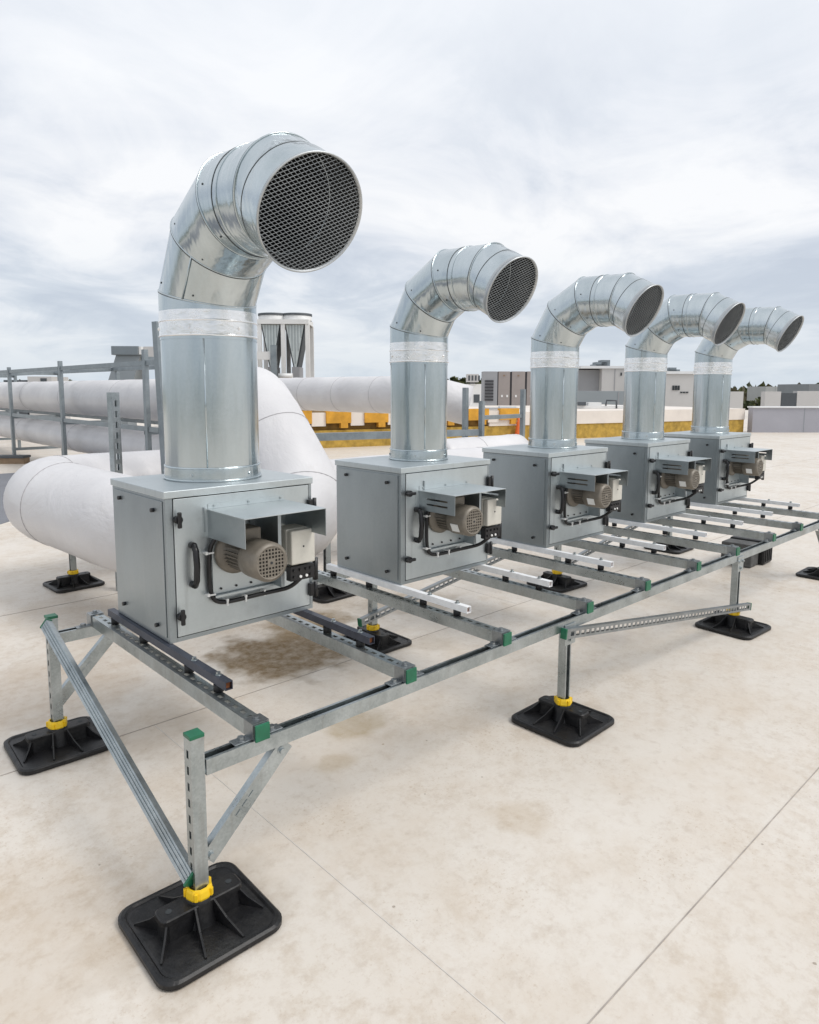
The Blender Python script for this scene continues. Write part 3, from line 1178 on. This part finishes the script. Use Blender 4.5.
# long low braces
strut_brace((px[1] - .07, fyf - .055, .485), (px[2] + .16, fyf - .055, .130), (0, -1, 0))
strut_brace((px[1] - .14, fyr - .055, .185), (px[1] + 1.36, fyr - .055, .40), (0, -1, 0))
strut_brace((px[2] + .05, fyr - .055, .17), (px[3] - .3, fyr - .055, .44), (0, -1, 0))

# ------------------------------------------------------------------ insulated pipes


def smooth_path(pts, rad, n=8):
    P = [Vector(p) for p in pts]
    out = [P[0]]
    for i in range(1, len(P) - 1):
        a = (P[i - 1] - P[i]).normalized()
        c = (P[i + 1] - P[i]).normalized()
        r = rad[i] if isinstance(rad, (list, tuple)) else rad
        s, e = P[i] + a * r, P[i] + c * r
        for k in range(n + 1):
            t = k / n
            out.append((1 - t) ** 2 * s + 2 * t * (1 - t) * P[i] + t * t * e)
    out.append(P[-1])
    return out


def densify(P, step):
    out = [P[0]]
    for a, c in zip(P[:-1], P[1:]):
        n = max(1, int((c - a).length / step))
        out += [a.lerp(c, (k + 1) / n) for k in range(n)]
    return out


def ins_pipe(name, label, pts, r, bend, seams=(), caps=True, group='white insulated pipes', lump=.012):
    # several radii may share one bend list: first argument order is points, then radii
    if not isinstance(bend, (list, tuple)) and isinstance(r, (list, tuple)):
        r, bend = bend, r
    root = thing(name, label, 'insulated pipe', pts[0], group)
    off = Vector(pts[0])
    P = densify(smooth_path(pts, bend), .15)
    b = MB()
    rr = [r * (1 + random.uniform(-lump, lump)) for _ in P]
    b.tube([p - off for p in P], rr, M['jacket'], 40, caps)
    b.build('jacket', root)
    for s in seams:
        i = min(max(int(s * (len(P) - 1)), 1), len(P) - 2)
        t = (P[i + 1] - P[i - 1]).normalized()
        u = t.orthogonal().normalized()
        w = t.cross(u)
        c = P[i] - off
        b = MB()
        b.tube([c + u * (rr[i] * 1.002 * math.cos(2 * PI * k / 40)) + w * (rr[i] * 1.002 * math.sin(2 * PI * k / 40)) for k in range(40)], .0035, M['seam'], 6, closed=True)
        b.build('seam_band', root)


ins_pipe('insulated_pipe', 'thick white low pipe bending round behind the wide duct fan, then climbing beside it',
         [(2.95, 6.22, .76), (1.66, 6.22, .76), (1.90, 4.42, .69), (3.13, 4.42, .62), (3.12, 5.30, 1.53), (4.75, 8.3, 1.47), (4.75, 26, 1.47)], [0, .27, .5, .40, .42, .8, 0], .335,
         seams=(.047, .085, .14, .17, .20, .225, .30, .5, .6, .7, .8), lump=.008)
ins_pipe('insulated_pipe', 'white pipe lying low behind the second and middle fans', [(3.7, 5.23, .70), (7.7, 5.23, .70)], .30, 0, seams=(.3, .6))
ins_pipe('insulated_pipe', 'short low white pipe beyond the strut rack, below the orange cone', [(6.5, 6.44, .70), (8.2, 6.44, .70)], .30, 0, seams=(.5,))
ins_pipe('insulated_pipe', 'white pipe running below the upper pipe inside the pipe rack', [(4.75, 26, .66), (4.75, 7.2, .66)], .28, 0, seams=(.2, .4, .6, .8))
ins_pipe('insulated_pipe', 'white high pipe ending in a bend beyond the ribbed duct', [(7.8, 15.5, 1.56), (7.8, 7.9, 1.56), (8.25, 7.45, 1.40)], .315, [0, .35, 0], seams=(.2, .5, .63, .75))

# supports under the low pipe
for (x, y, lab) in ((1.85, 6.12, 'black footed strut holding up the bend of the low white pipe'), (3.27, 4.46, 'black footed strut under the low pipe, seen between the first two fans')):
    t = thing('pipe_stand', lab, 'pipe stand', (x, y, 0), 'stands under the white pipe')
    post(t, 0, 0, .09, .435, (1, 0, 0), False)
    make_foot(t, 0, 0, True)

# ------------------------------------------------------------------ pipe racks


def rack_bar(p0, p1, w, h, name, parent, up=(0, 0, 1), slots=False, m=None):
    b = MB()
    T, L = frame_mat(p0, p1, up)
    channel(b, p0, p1, up, w, h, m or M['rackstrut'], slots, .06, .034, .018)
    return b.build(name, parent)


rk = thing('pipe_rack', 'grey strut rack with tall posts carrying two white pipes one above the other', 'pipe rack', (4.2, 10, 0))
o4 = Vector((4.2, 10, 0))
for (y, zt_) in ((10.2, 2.22), (14.1, 2.16), (17.7, 2.12), (21.5, 2.1)):
    for x in (4.2, 5.25):
        rack_bar(Vector((x, y, 0.0)) - o4, Vector((x, y, zt_)) - o4, .10, .06, 'post', rk, (-1, 0, 0))
    for z in (1.03, .30):
        rack_bar(Vector((4.2, y + .04, z)) - o4, Vector((5.25, y + .04, z)) - o4, .06, .06, 'beam', rk)
    rack_bar(Vector((4.2, y + .04, zt_ - .1)) - o4, Vector((5.25, y + .04, zt_ - .1)) - o4, .06, .06, 'beam', rk)
for (x, z) in ((4.24, 2.06), (5.2, 2.06), (4.24, 1.09), (5.2, 1.09)):
    rack_bar(Vector((x, 9.8, z)) - o4, Vector((x, 23, z)) - o4, .05, .07, 'rail', rk)
# short stand in the crook of the near bend
sr = thing('slotted_post', 'short slotted grey strut standing by the bend of the low pipe', 'strut post', (2.12, 5.70, 0))
b = MB()
channel(b, (-.02, -.03, 0), (-.02, -.03, 1.62), (.3, -.95, 0), .075, .055, M['strut'], True, .085, .05, .034)
b.build('post', sr)
b = MB()
b.box((-.05, -.02, .7), (.05, .05, .74), M['strut'])
b.build('bracket', sr)
tp = thing('tall_post', 'tall grey strut post rising close behind the widest duct', 'strut post', (2.50, 5.68, 0))
b = MB()
channel(b, (0, 0, 0), (-.05, 0.02, 2.20), (-1, -.2, 0), .062, .05, M['rackstrut'], False)
b.build('post', tp)
b = MB()
channel(b, (-.03, .04, 1.95), (.9, .04, 1.95), (0, 0, 1), .05, .05, M['rackstrut'], True)
b.build('arm', tp)

rk2 = thing('pipe_rack', 'low grey strut rack between the ribbed duct and the middle fan duct', 'pipe rack', (7.5, 6.75, 0))
o5 = Vector((7.5, 6.75, 0))
for (x, y, zt_) in ((7.42, 6.72, 1.68), (7.66, 6.62, 1.49), (8.72, 6.70, 1.66)):
    rack_bar(Vector((x, y, 0)) - o5, Vector((x, y, zt_)) - o5, .085, .06, 'post', rk2, (.3, -1, 0))
rack_bar(Vector((7.66, 6.66, 1.28)) - o5, Vector((8.72, 6.74, 1.28)) - o5, .06, .06, 'beam', rk2)
rack_bar(Vector((4.6, 6.75, 1.14)) - o5, Vector((7.7, 6.68, 1.08)) - o5, .08, .09, 'beam', rk2)
rack_bar(Vector((7.55, 6.62, .9)) - o5, Vector((7.9, 6.62, .9)) - o5, .08, .12, 'beam', rk2, (0, -1, 0))
rack_bar(Vector((4.7, 6.75, 0)) - o5, Vector((4.7, 6.75, 1.1)) - o5, .08, .06, 'post', rk2, (0, -1, 0))

# ------------------------------------------------------------------ things standing farther off
# raised roof with exposed insulation
A = Vector((28.9, 11.25, 0))
Bq = Vector((9.5, 16.55, 0))
T, L = frame_mat(A, Bq, (0, 0, 1))      # local y points away from the camera?
side = 1 if (T.to_3x3() @ Vector((0, 1, 0))).dot(Vector((fw.x, fw.y, 0))) > 0 else -1
rr_ = thing('raised_roof', 'raised roof edge with yellow insulation side under a pale membrane upstand', 'raised roof', (0, 0, 0))
b = MB()
b.box((0, 0, 0), (L, side * 14, .50), M['wool'], T)
b.build('insulation', rr_)
b = MB()
b.box((0, -side * .03, .502), (12.3, side * 14, .94), M['fascia'], T)
b.build('upstand', rr_)
b = MB()
b.box((12.32, side * .05, .502), (L, side * 14, .98), M['woolbrown'], T)
b.build('insulation', rr_)
b = MB()
x = 11.2
k = 0
while x < L - .3:
    w = .75
    pts = [(x, .62), (x + w, .62), (x + w, .98), (x, .98)]
    b.box((x, -side * .12, .70), (x + w, side * .03, 1.06), M['woolorange'], T)
    b.box((x + .1, -side * .12, .56), (x + .32, side * .03, .6985), M['woolorange'], T)
    b.box((x + w, -side * .06, .62), (x + w + .42, side * .02, 1.0), M['fascia'], T)
    x += w + .43
b.build('edge_board', rr_)

# parapet
A2 = Vector((28.85, 10.9, 0))
d2 = Vector((.765, -.645, 0)).normalized()
T2, L2 = frame_mat(A2, A2 + d2 * 26, (0, 0, 1))
sd2 = 1 if (T2.to_3x3() @ Vector((0, 1, 0))).dot(Vector((fw.x, fw.y, 0))) > 0 else -1
pp = thing('parapet_wall', 'long plain grey parapet wall with a white coping at the roof edge', 'parapet', (0, 0, 0))
b = MB()
b.box((0, 0, 0), (L2, sd2 * .35, .97), M['parapet'], T2)
for k in range(1, 12):
    b.box((k * 2.1, -sd2 * .006, .01), (k * 2.1 + .02, -sd2 * .0005, .96), M['bluegrey'], T2)
b.build('wall', pp)
b = MB()
b.box((-.03, -sd2 * .05, .972), (L2, sd2 * .40, 1.03), M['coping'], T2, .008)
b.build('coping', pp)


def view_box(mb, u0, u1, v0, v1, dist, depth, m, zb=None, ang=0.0):
    """box whose front face spans the given directions at that distance; ang turns it about its middle"""
    p0, p1 = at(u0, v1, dist), at(u1, v1, dist)
    t = at(u0, v0, dist)
    z0, z1 = (p0.z if zb is None else zb), t.z
    c = (p0 + p1) / 2
    c.z = 0
    w = (Vector((p1.x, p1.y, 0)) - Vector((p0.x, p0.y, 0))).length
    yaw = math.atan2(rt.y, rt.x) + ang
    Tm = Matrix.Translation(c) @ Matrix.Rotation(yaw, 4, 'Z')
    if m is not None:
        mb.box((-w / 2, 0, z0), (w / 2, depth, z1), m, Tm)
    return Tm, w, z0, z1


# tan air-conditioning cabinets on the raised roof
for i, (u0, u1, lab) in enumerate(((483, 497, 'grey end cabinet with a black louvre grille, beside the row of tan cabinets'), (498, 509.5, 'tan rooftop cabinet right next to the louvred grey cabinet'),
                                   (511.5, 524.5, 'tan rooftop cabinet in the middle of the row beyond the strut rack'), (526.5, 539, 'tan rooftop cabinet half hidden behind the middle fan duct'))):
    b = MB()
    Tm, w, z0, z1 = view_box(b, u0, u1, 371.5, 405.5, 32, .9, M['tan'] if i else M['greyclad'], .90)
    loc = Tm.translation.copy()
    root = thing('rooftop_cabinet', lab, 'air conditioner', (loc.x, loc.y, .9), 'rooftop air conditioning cabinets')
    Ti = Matrix.Translation((-loc.x, -loc.y, -.9))
    bmesh.ops.transform(b.bm, matrix=Ti, verts=b.bm.verts)
    b.build('casing', root)
    b = MB()
    Tl = Ti @ Tm
    if i == 0:
        for k in range(7):
            zz_ = z0 + .25 + k * .14
            b.box((-w * .38, -.03, zz_), (w * .22, -.002, zz_ + .10), M['tandark'], Tl)
        b.build('grille', root)
    else:
        b.box((-w / 2 - .07, .03, z0), (-w / 2 - .003, .85, z1 - .02), M['tandark'], Tl)
        b.build('gap_strip', root)
        b = MB()
        for sx_ in (-.25, .2):
            b.box((w * sx_, -.02, z0 + .42), (w * sx_ + .08, -.002, z0 + .52), M['coolerwhite'], Tl)
        b.box((-.05, -.02, z1 - .22), (.03, -.002, z1 - .16), M['timber'], Tl)
        b.build('lock', root)

# dry cooler
b = MB()
Tm, w, z0, z1 = view_box(b, 258, 309, 320, 380, 22, 1.6, None)
loc = Tm.translation.copy()
dc = thing('dry_cooler', 'white framed dry cooler with two V shaped coils and fans on top', 'dry cooler', (loc.x, loc.y, 0))
Tl = Matrix.Translation((-loc.x, -loc.y, 0)) @ Tm
zb = 1.55
b = MB()
c = [-w / 2, -.02, w / 2]
for x in (-w / 2, -.06, w / 2 - .1):
    for y in (0, .95):
        b.box((x, y, zb), (x + .13, y + .10, z1 - .14), M['coolerwhite'], Tl)
b.box((-w / 2 - .01, -.02, z1 - .14), (w / 2 + .01, 1.07, z1), M['coolerwhite'], Tl)
b.box((-w / 2, .01, zb), (w / 2, 1.04, zb + .12), M['coolerwhite'], Tl)
b.build('frame', dc)
for (x0, x1) in ((-w / 2 + .1, -.06), (.04, w / 2 - .1)):
    xm = (x0 + x1) / 2
    b = MB()
    for (xa, xb_) in ((x0, xm), (x1, xm)):
        q = [(xa, z1 - .16), (xb_, zb + .75)]
        sg = -1 if xa < xm else 1
        poly = [(xa, z1 - .15), (xa - sg * .12, z1 - .15), (xb_ - sg * .02, zb + .78), (xb_ + sg * .06, zb + .72)]
        T9 = Tl @ Matrix(((1, 0, 0, 0), (0, 0, 1, 0), (0, 1, 0, 0), (0, 0, 0, 1)))
        b.prism(poly, .12, .94, M['coildark'], T9)
    b.build('coil', dc)
    b = MB()
    T9 = Tl @ Matrix(((1, 0, 0, 0), (0, 0, 1, 0), (0, 1, 0, 0), (0, 0, 0, 1)))
    b.prism([(x0 + .05, z1 - .155), (x1 - .05, z1 - .155), (xm + .03, zb + .80), (xm - .03, zb + .80)], .06, .10, M['coil'], T9)
    for k in range(1, 6):
        f_ = k / 6
        xx = x0 + .05 + (x1 - x0 - .10) * f_
        zlow = zb + .9 + abs(f_ - .5) * 2 * (z1 - .2 - zb - .86)
        b.box((xx - .006, .05, min(zlow, z1 - .2)), (xx + .012, .058, z1 - .16), M['bluegrey'], Tl)
    b.build('end_plate', dc)
    b = MB()
    b.box((xm - .11, .05, zb + .12), (xm + .11, .94, zb + .8), M['greyclad'], Tl)
    b.build('header_box', dc)
    b = MB()
    for y in (.53,):
        T9 = Tl @ Matrix.Translation((xm, y, z1 + .001))
        b.lathe([(.47, 0), (.47, .15), (.43, .16)], M['coolerwhite'], T9, 24)
        b.lathe([(.485, .15), (.485, .215), (.42, .215), (.42, .15)], M['coildark'], T9, 24, True, False, False)
        b.lathe([(.43, .19), (0, .19)], M['coildark'], T9, 24)
    b.build('fan', dc)
b = MB()
for (x, zt_) in ((-w / 2 + .1, zb), (w / 2 - .1, zb), (0, zb)):
    for y in (.1, .95):
        b.box((x - .06, y - .06, 0), (x + .06, y + .06, zb - .002), M['rackstrut'], Tl)
b.build('stand', dc)
b = MB()
b.box((-.30, -.5, zb - .3), (-.12, -.36, zb + 1.45), M['rackstrut'], Tl)
b.box((-1.0, -.46, zb + 1.0), (-.31, -.34, zb + 1.25), M['coolerwhite'], Tl)
b.box((-1.0, -.46, zb + .25), (-.31, -.36, zb + .42), M['rackstrut'], Tl)
b.tube([Tl @ Vector((-.1, -.3, zb + .5)), Tl @ Vector((.34, -.3, zb + .5))], .09, M['coolerwhite'], 12)
b.build('pipework', dc)

# slanted exhaust hood beyond the rack
b = MB()
Tm, w, z0, z1 = view_box(b, 113, 140, 347, 384, 18, .6, None)
loc = Tm.translation.copy()
hd_ = thing('exhaust_hood', 'grey slanted exhaust duct with a dark box cap beyond the pipe rack', 'exhaust hood', (loc.x, loc.y, 0))
Tl = Matrix.Translation((-loc.x, -loc.y, 0)) @ Tm
T9 = Tl @ Matrix(((1, 0, 0, 0), (0, 0, 1, 0), (0, 1, 0, 0), (0, 0, 0, 1)))
b = MB()
b.prism([(-.28, z1 - .21), (.34, z1 - .21), (-.05, 1.2), (-.05, 0), (-.75, 0), (-.75, 1.2)], .1, .7, M['bluegrey'], T9)
b.build('trunk', hd_)
b = MB()
b.box((-.36, 0, z1 - .205), (.33, .8, z1 + .02), M['hood'], Tl, .01)
b.box((.335, .05, z1 - .19), (.40, .75, z1 + .01), M['coolerwhite'], Tl)
b.box((.41, .2, z1 - .3), (1.2, .6, z1 + .02), M['lightclad'], Tl)
b.build('cap', hd_)

# low plant boxes and roof things far left
b = MB()
Tm, w, z0, z1 = view_box(b, 4, 26, 380, 388, 24, 1.2, M['coildark'], 0)
tag(b.build('plant_box'), 'low dark plant box far behind the pipe rack', 'plant box')
b = MB()
Tm, w, z0, z1 = view_box(b, 28, 52, 376.5, 388, 24, 1.2, M['lightclad'], 0)
b.box((w * .05, -.02, z1 - .30), (w * .3, -.004, z1 - .06), M['coildark'], Tm)
tag(b.build('plant_box'), 'low pale plant box with a dark opening far behind the pipe rack', 'plant box')
b = MB()
Tm, w, z0, z1 = view_box(b, -40, 24, 458, 466, 15.3, .25, M['timber'], 0)
b.box((-w / 2, -.02, z1 + .001), (w / 2, .3, z1 + .05), M['coildark'], Tm)
tag(b.build('timber_edge'), 'low brown timber edge with dark cap along the grey roof area', 'timber edge')

# orange cone
cp = at(518.5, 437.5, 22.6)
cone = thing('traffic_cone', 'orange traffic cone standing by the raised roof edge', 'traffic cone', (cp.x, cp.y, 0))
b = MB()
b.lathe([(.17, .04), (.13, .2), (.06, .62), (.035, .78), (0, .785)], M['orange'], None, 20)
b.build('cone_body', cone)
b = MB()
b.box((-.21, -.21, 0), (.21, .21, .039), M['orange'], None, .01)
b.build('base', cone)

# small white plant with pipes beside the cabinets
b = MB()
Tm, w, z0, z1 = view_box(b, 466, 481, 384, 405, 30, .7, M['coolerwhite'], .9)
b.box((-w * .45, -.2, z1 + .08), (w * .3, .6, z1 + .42), M['lightclad'], Tm)
b.box((-w * .2, .1, z1), (w * .1, .3, z1 + .08), M['greyclad'], Tm)
for k in range(4):
    b.box((-w * .4 + k * .14, -.21, z1 + .14), (-w * .4 + k * .14 + .08, -.2005, z1 + .36), M['coildark'], Tm)
b.box((0, -.02, z0 + .2), (w * .4, -.002, z0 + .55), M['coildark'], Tm)
tag(b.build('condenser_unit'), 'small white condenser unit between the pipe bend and the louvred cabinet', 'condenser')
# flat white panel stack on the raised roof, right
b = MB()
Tm, w, z0, z1 = view_box(b, 566, 626, 405.5, 411, 27, 1.0, M['coolerwhite'], .945)
b.box((-w * .32, -.1, z1 + .001), (-w * .18, .4, z1 + .14), M['coildark'], Tm)
b.tube([Tm @ Vector((w * .16, 0, z1)), Tm @ Vector((w * .17, 0, z1 + .2)), Tm @ Vector((w * .33, 0, z1 + .2)), Tm @ Vector((w * .34, 0, z1 - .1))], .035, M['coildark'], 8)
b.box((-w * .12, .1, z1 + .001), (w * .1, .5, z1 + .12), M['coolerwhite'], Tm)
tag(b.build('panel_stack'), 'white panels and pipe lying on the raised roof', 'panels')
b = MB()
Tm, w, z0, z1 = view_box(b, 487, 520, 408, 411.5, 24.5, .8, M['greyclad'], .985)
b.box((-w * .1, .1, z1 + .001), (w * .4, .6, z1 + .06), M['coolerwhite'], Tm)
tag(b.build('panel_stack'), 'grey flat panels lying below the tan cabinets', 'panels')


# dark block under the frame
bt = thing('rubber_block', 'grey and black block lying on the roof under the far frame', 'block', (6.86, 2.54, 0), None, R(2))
b = MB()
b.box((-.20, -.08, .003), (.0, .20, .22), M['rubberdust'], None, .012)
b.build('grey_box', bt)
b = MB()
b.box((.002, -.13, .003), (.24, .20, .235), M['rubber'], None, .02)
for k in range(4):
    b.box((.03 + k * .05, -.136, .03), (.045 + k * .05, -.129, .21), M['mount'])
b.build('rubber_pad', bt)


# ------------------------------------------------------------------ far buildings
def building(u0, u1, v0, v1, dist, depth, mats, lab, ang=0.0, wins=(), zb=-10, top=True, split=None):
    b = MB()
    Tm, w, z0, z1 = view_box(b, u0, u1, v0, v1, dist, depth, None, zb, ang)
    loc = Tm.translation.copy()
    root = thing('far_building', lab, 'building', (loc.x, loc.y, zb), 'far buildings')
    Ti = Matrix.Translation((-loc.x, -loc.y, -zb)) @ Tm
    b = MB()
    if split is None:
        b.box((-w / 2, 0, zb), (w / 2, depth, z1), M[mats[0]], Ti)
    else:
        xs = -w / 2 + w * split
        b.box((-w / 2, .9, zb), (xs, depth, z1 - .1), M[mats[0]], Ti)
        b.box((xs + .01, 0, zb), (w / 2, depth, z1), M[mats[1]], Ti)
    px_ = dist / FPX
    k = 1
    while k * 3.0 < w:
        b.box((-w / 2 + k * 3.0, -.03, max(zb, -8)), (-w / 2 + k * 3.0 + .06, -.002, z1 - .05), M['greyclad'], Ti)
        k += 1
    b.build('wall', root)
    if top:
        b = MB()
        b.box((-w / 2 - .05, -.12, z1 + .002), (w / 2 + .05, depth, z1 + .22), M['coping'], Ti)
        for q in range(3):
            x = random.uniform(-w * .4, w * .35)
            b.box((x, 1, z1 + .222), (x + random.uniform(.5, 1.6), 2.2, z1 + random.uniform(.4, .8)), M['hood'], Ti)
        b.build('roof', root)
    for (a, c, d, e) in wins:
        b = MB()
        b.box((-w / 2 + a * w, -.06, z1 - d * px_ - e * px_), (-w / 2 + c * w, -.004, z1 - d * px_), M['window'], Ti)
        b.build('window', root)
    return root


building(580, 626, 368.5, 396, 62, 14, ('greyclad', 'lightclad'), 'pale building with a grey side part, behind the middle fan duct', wins=((.86, .89, 4, 3),), split=.46)
building(574, 640, 391, 412, 48, 6, ('bluegrey',), 'low blue grey wall block below the pale building', top=False)
building(660, 700, 374, 410, 58, 12, ('lightclad',), 'pale building with small dark windows near the last two ducts',
         wins=((.28, .33, 11.5, 4.5), (.345, .395, 11.5, 4.5), (.41, .46, 11.5, 4.5), (.48, .53, 17.5, 1.4), (.55, .60, 17.5, 1.4), (.62, .68, 17.5, 1.4)))
building(728, 742.5, 391.5, 412, 44, .5, ('lightclad',), 'narrow pale block between the last duct and the trees', top=False)
building(764, 780, 391.5, 412, 44, .5, ('lightclad',), 'small pale block left of the dark opening behind the parapet', top=False)
building(780.5, 795.5, 393, 412, 44, .4, ('coildark',), 'dark recessed block with white posts behind the parapet', top=False)
building(796, 850, 391, 412, 44, .5, ('lightclad',), 'wide pale block at the parapet beside the dark recess', top=False)
building(808, 850, 384, 400, 140, 12, ('greyclad',), 'distant grey roofed building above the far trees', top=False)
building(765, 790, 386.5, 400, 220, 12, ('lightclad',), 'pale distant building among the far trees', top=False)


# ------------------------------------------------------------------ far trees
def crown_mesh(name, parent, c, rx, rz, n, leaf, m):
    b = MB()
    cl = [(Vector((random.uniform(-.62, .62), random.uniform(-.62, .62), random.uniform(-.75, .62)))) for _ in range(9)]
    for _ in range(n):
        q = random.choice(cl)
        v = q + Vector((random.uniform(-.42, .42), random.uniform(-.42, .42), random.uniform(-.36, .36)))
        p = c + Vector((v.x * rx, v.y * rx, v.z * rz))
        s = leaf * random.uniform(.6, 1.3)
        u = Vector((random.gauss(0, 1), random.gauss(0, 1), random.gauss(0, 1))).normalized()
        w = u.orthogonal().normalized()
        x = u.cross(w)
        b.face([b.bm.verts.new(p + w * s), b.bm.verts.new(p + x * s * .7), b.bm.verts.new(p - w * s), b.bm.verts.new(p - x * s * .7)], m)
    return b.build(name, parent, fix=False)


def tree(u, vtop, dist, lab, m, wid, group):
    p = at(u, vtop, dist)
    h = p.z + 10
    t = thing('broadleaf_tree', lab, 'tree', (p.x, p.y, -10), group)
    b = MB()
    b.tube([(0, 0, 0), (.1, .1, h * .4), (0, .2, h * .85)], [.35, .25, .06], m_bark, 8)
    for k in range(5):
        a = random.uniform(0, 6.28)
        z = h * random.uniform(.35, .65)
        b.tube([(0, .1, z), (math.cos(a) * wid * .5, math.sin(a) * wid * .5, z + h * .2)], [.14, .04], m_bark, 6)
    b.build('trunk', t)
    crown_mesh('crown', t, Vector((0, 0, h - wid * 1.0)), wid, wid * .8, 1500, dist * .0032 + .1, m)


m_bark = M['bark']
g = 'trees beyond the roof edge'
specs = [(746, 388, 75, 'leaf', 3.6), (753, 386.5, 80, 'leafbrown', 3.8), (760, 388, 78, 'leaf', 3.4), (452, 372, 60, 'leaf', 2.6), (459, 370.5, 62, 'leaf', 2.7), (466, 371.5, 60, 'leaf', 2.6), (473, 371, 62, 'leaf', 2.6), (480, 372.5, 60, 'leaf', 2.6)]
lab1 = 'leafy tree in the clump between the last duct and the small pale block'
lab2 = 'dark green tree in the hedge like row behind the white pipe bend'
for (u, v, d_, mm_, wd) in specs:
    tree(u, v, d_, lab1 if u > 600 else lab2, M[mm_], wd, 'trees by the last duct' if u > 600 else 'trees behind the pipe bend')

b = MB()
for k in range(9000):
    u = random.uniform(-60, 920)
    dist = random.uniform(230, 420)
    p = at(u, 389, dist)
    hgt = 12.2 + .9 * math.sin(u * .11) + .7 * math.sin(u * .37 + 1) + .5 * math.sin(u * .9)
    p.z = -10 + random.uniform(0, 1) ** .6 * max(3, hgt + (dist - 230) * .006)
    s = random.uniform(.8, 1.9)
    a = random.uniform(0, PI)
    w = Vector((math.cos(a), math.sin(a), random.uniform(-.4, .4))) * s
    x = Vector((random.uniform(-.3, .3), random.uniform(-.3, .3), 1)) * s
    b.face([b.bm.verts.new(p + w), b.bm.verts.new(p + x), b.bm.verts.new(p - w), b.bm.verts.new(p - x)], M['leaf'] if random.random() < .6 else M['leafbrown'])
tag(b.build('treeline', fix=False), 'distant band of trees along the horizon', 'treeline', kind='stuff')
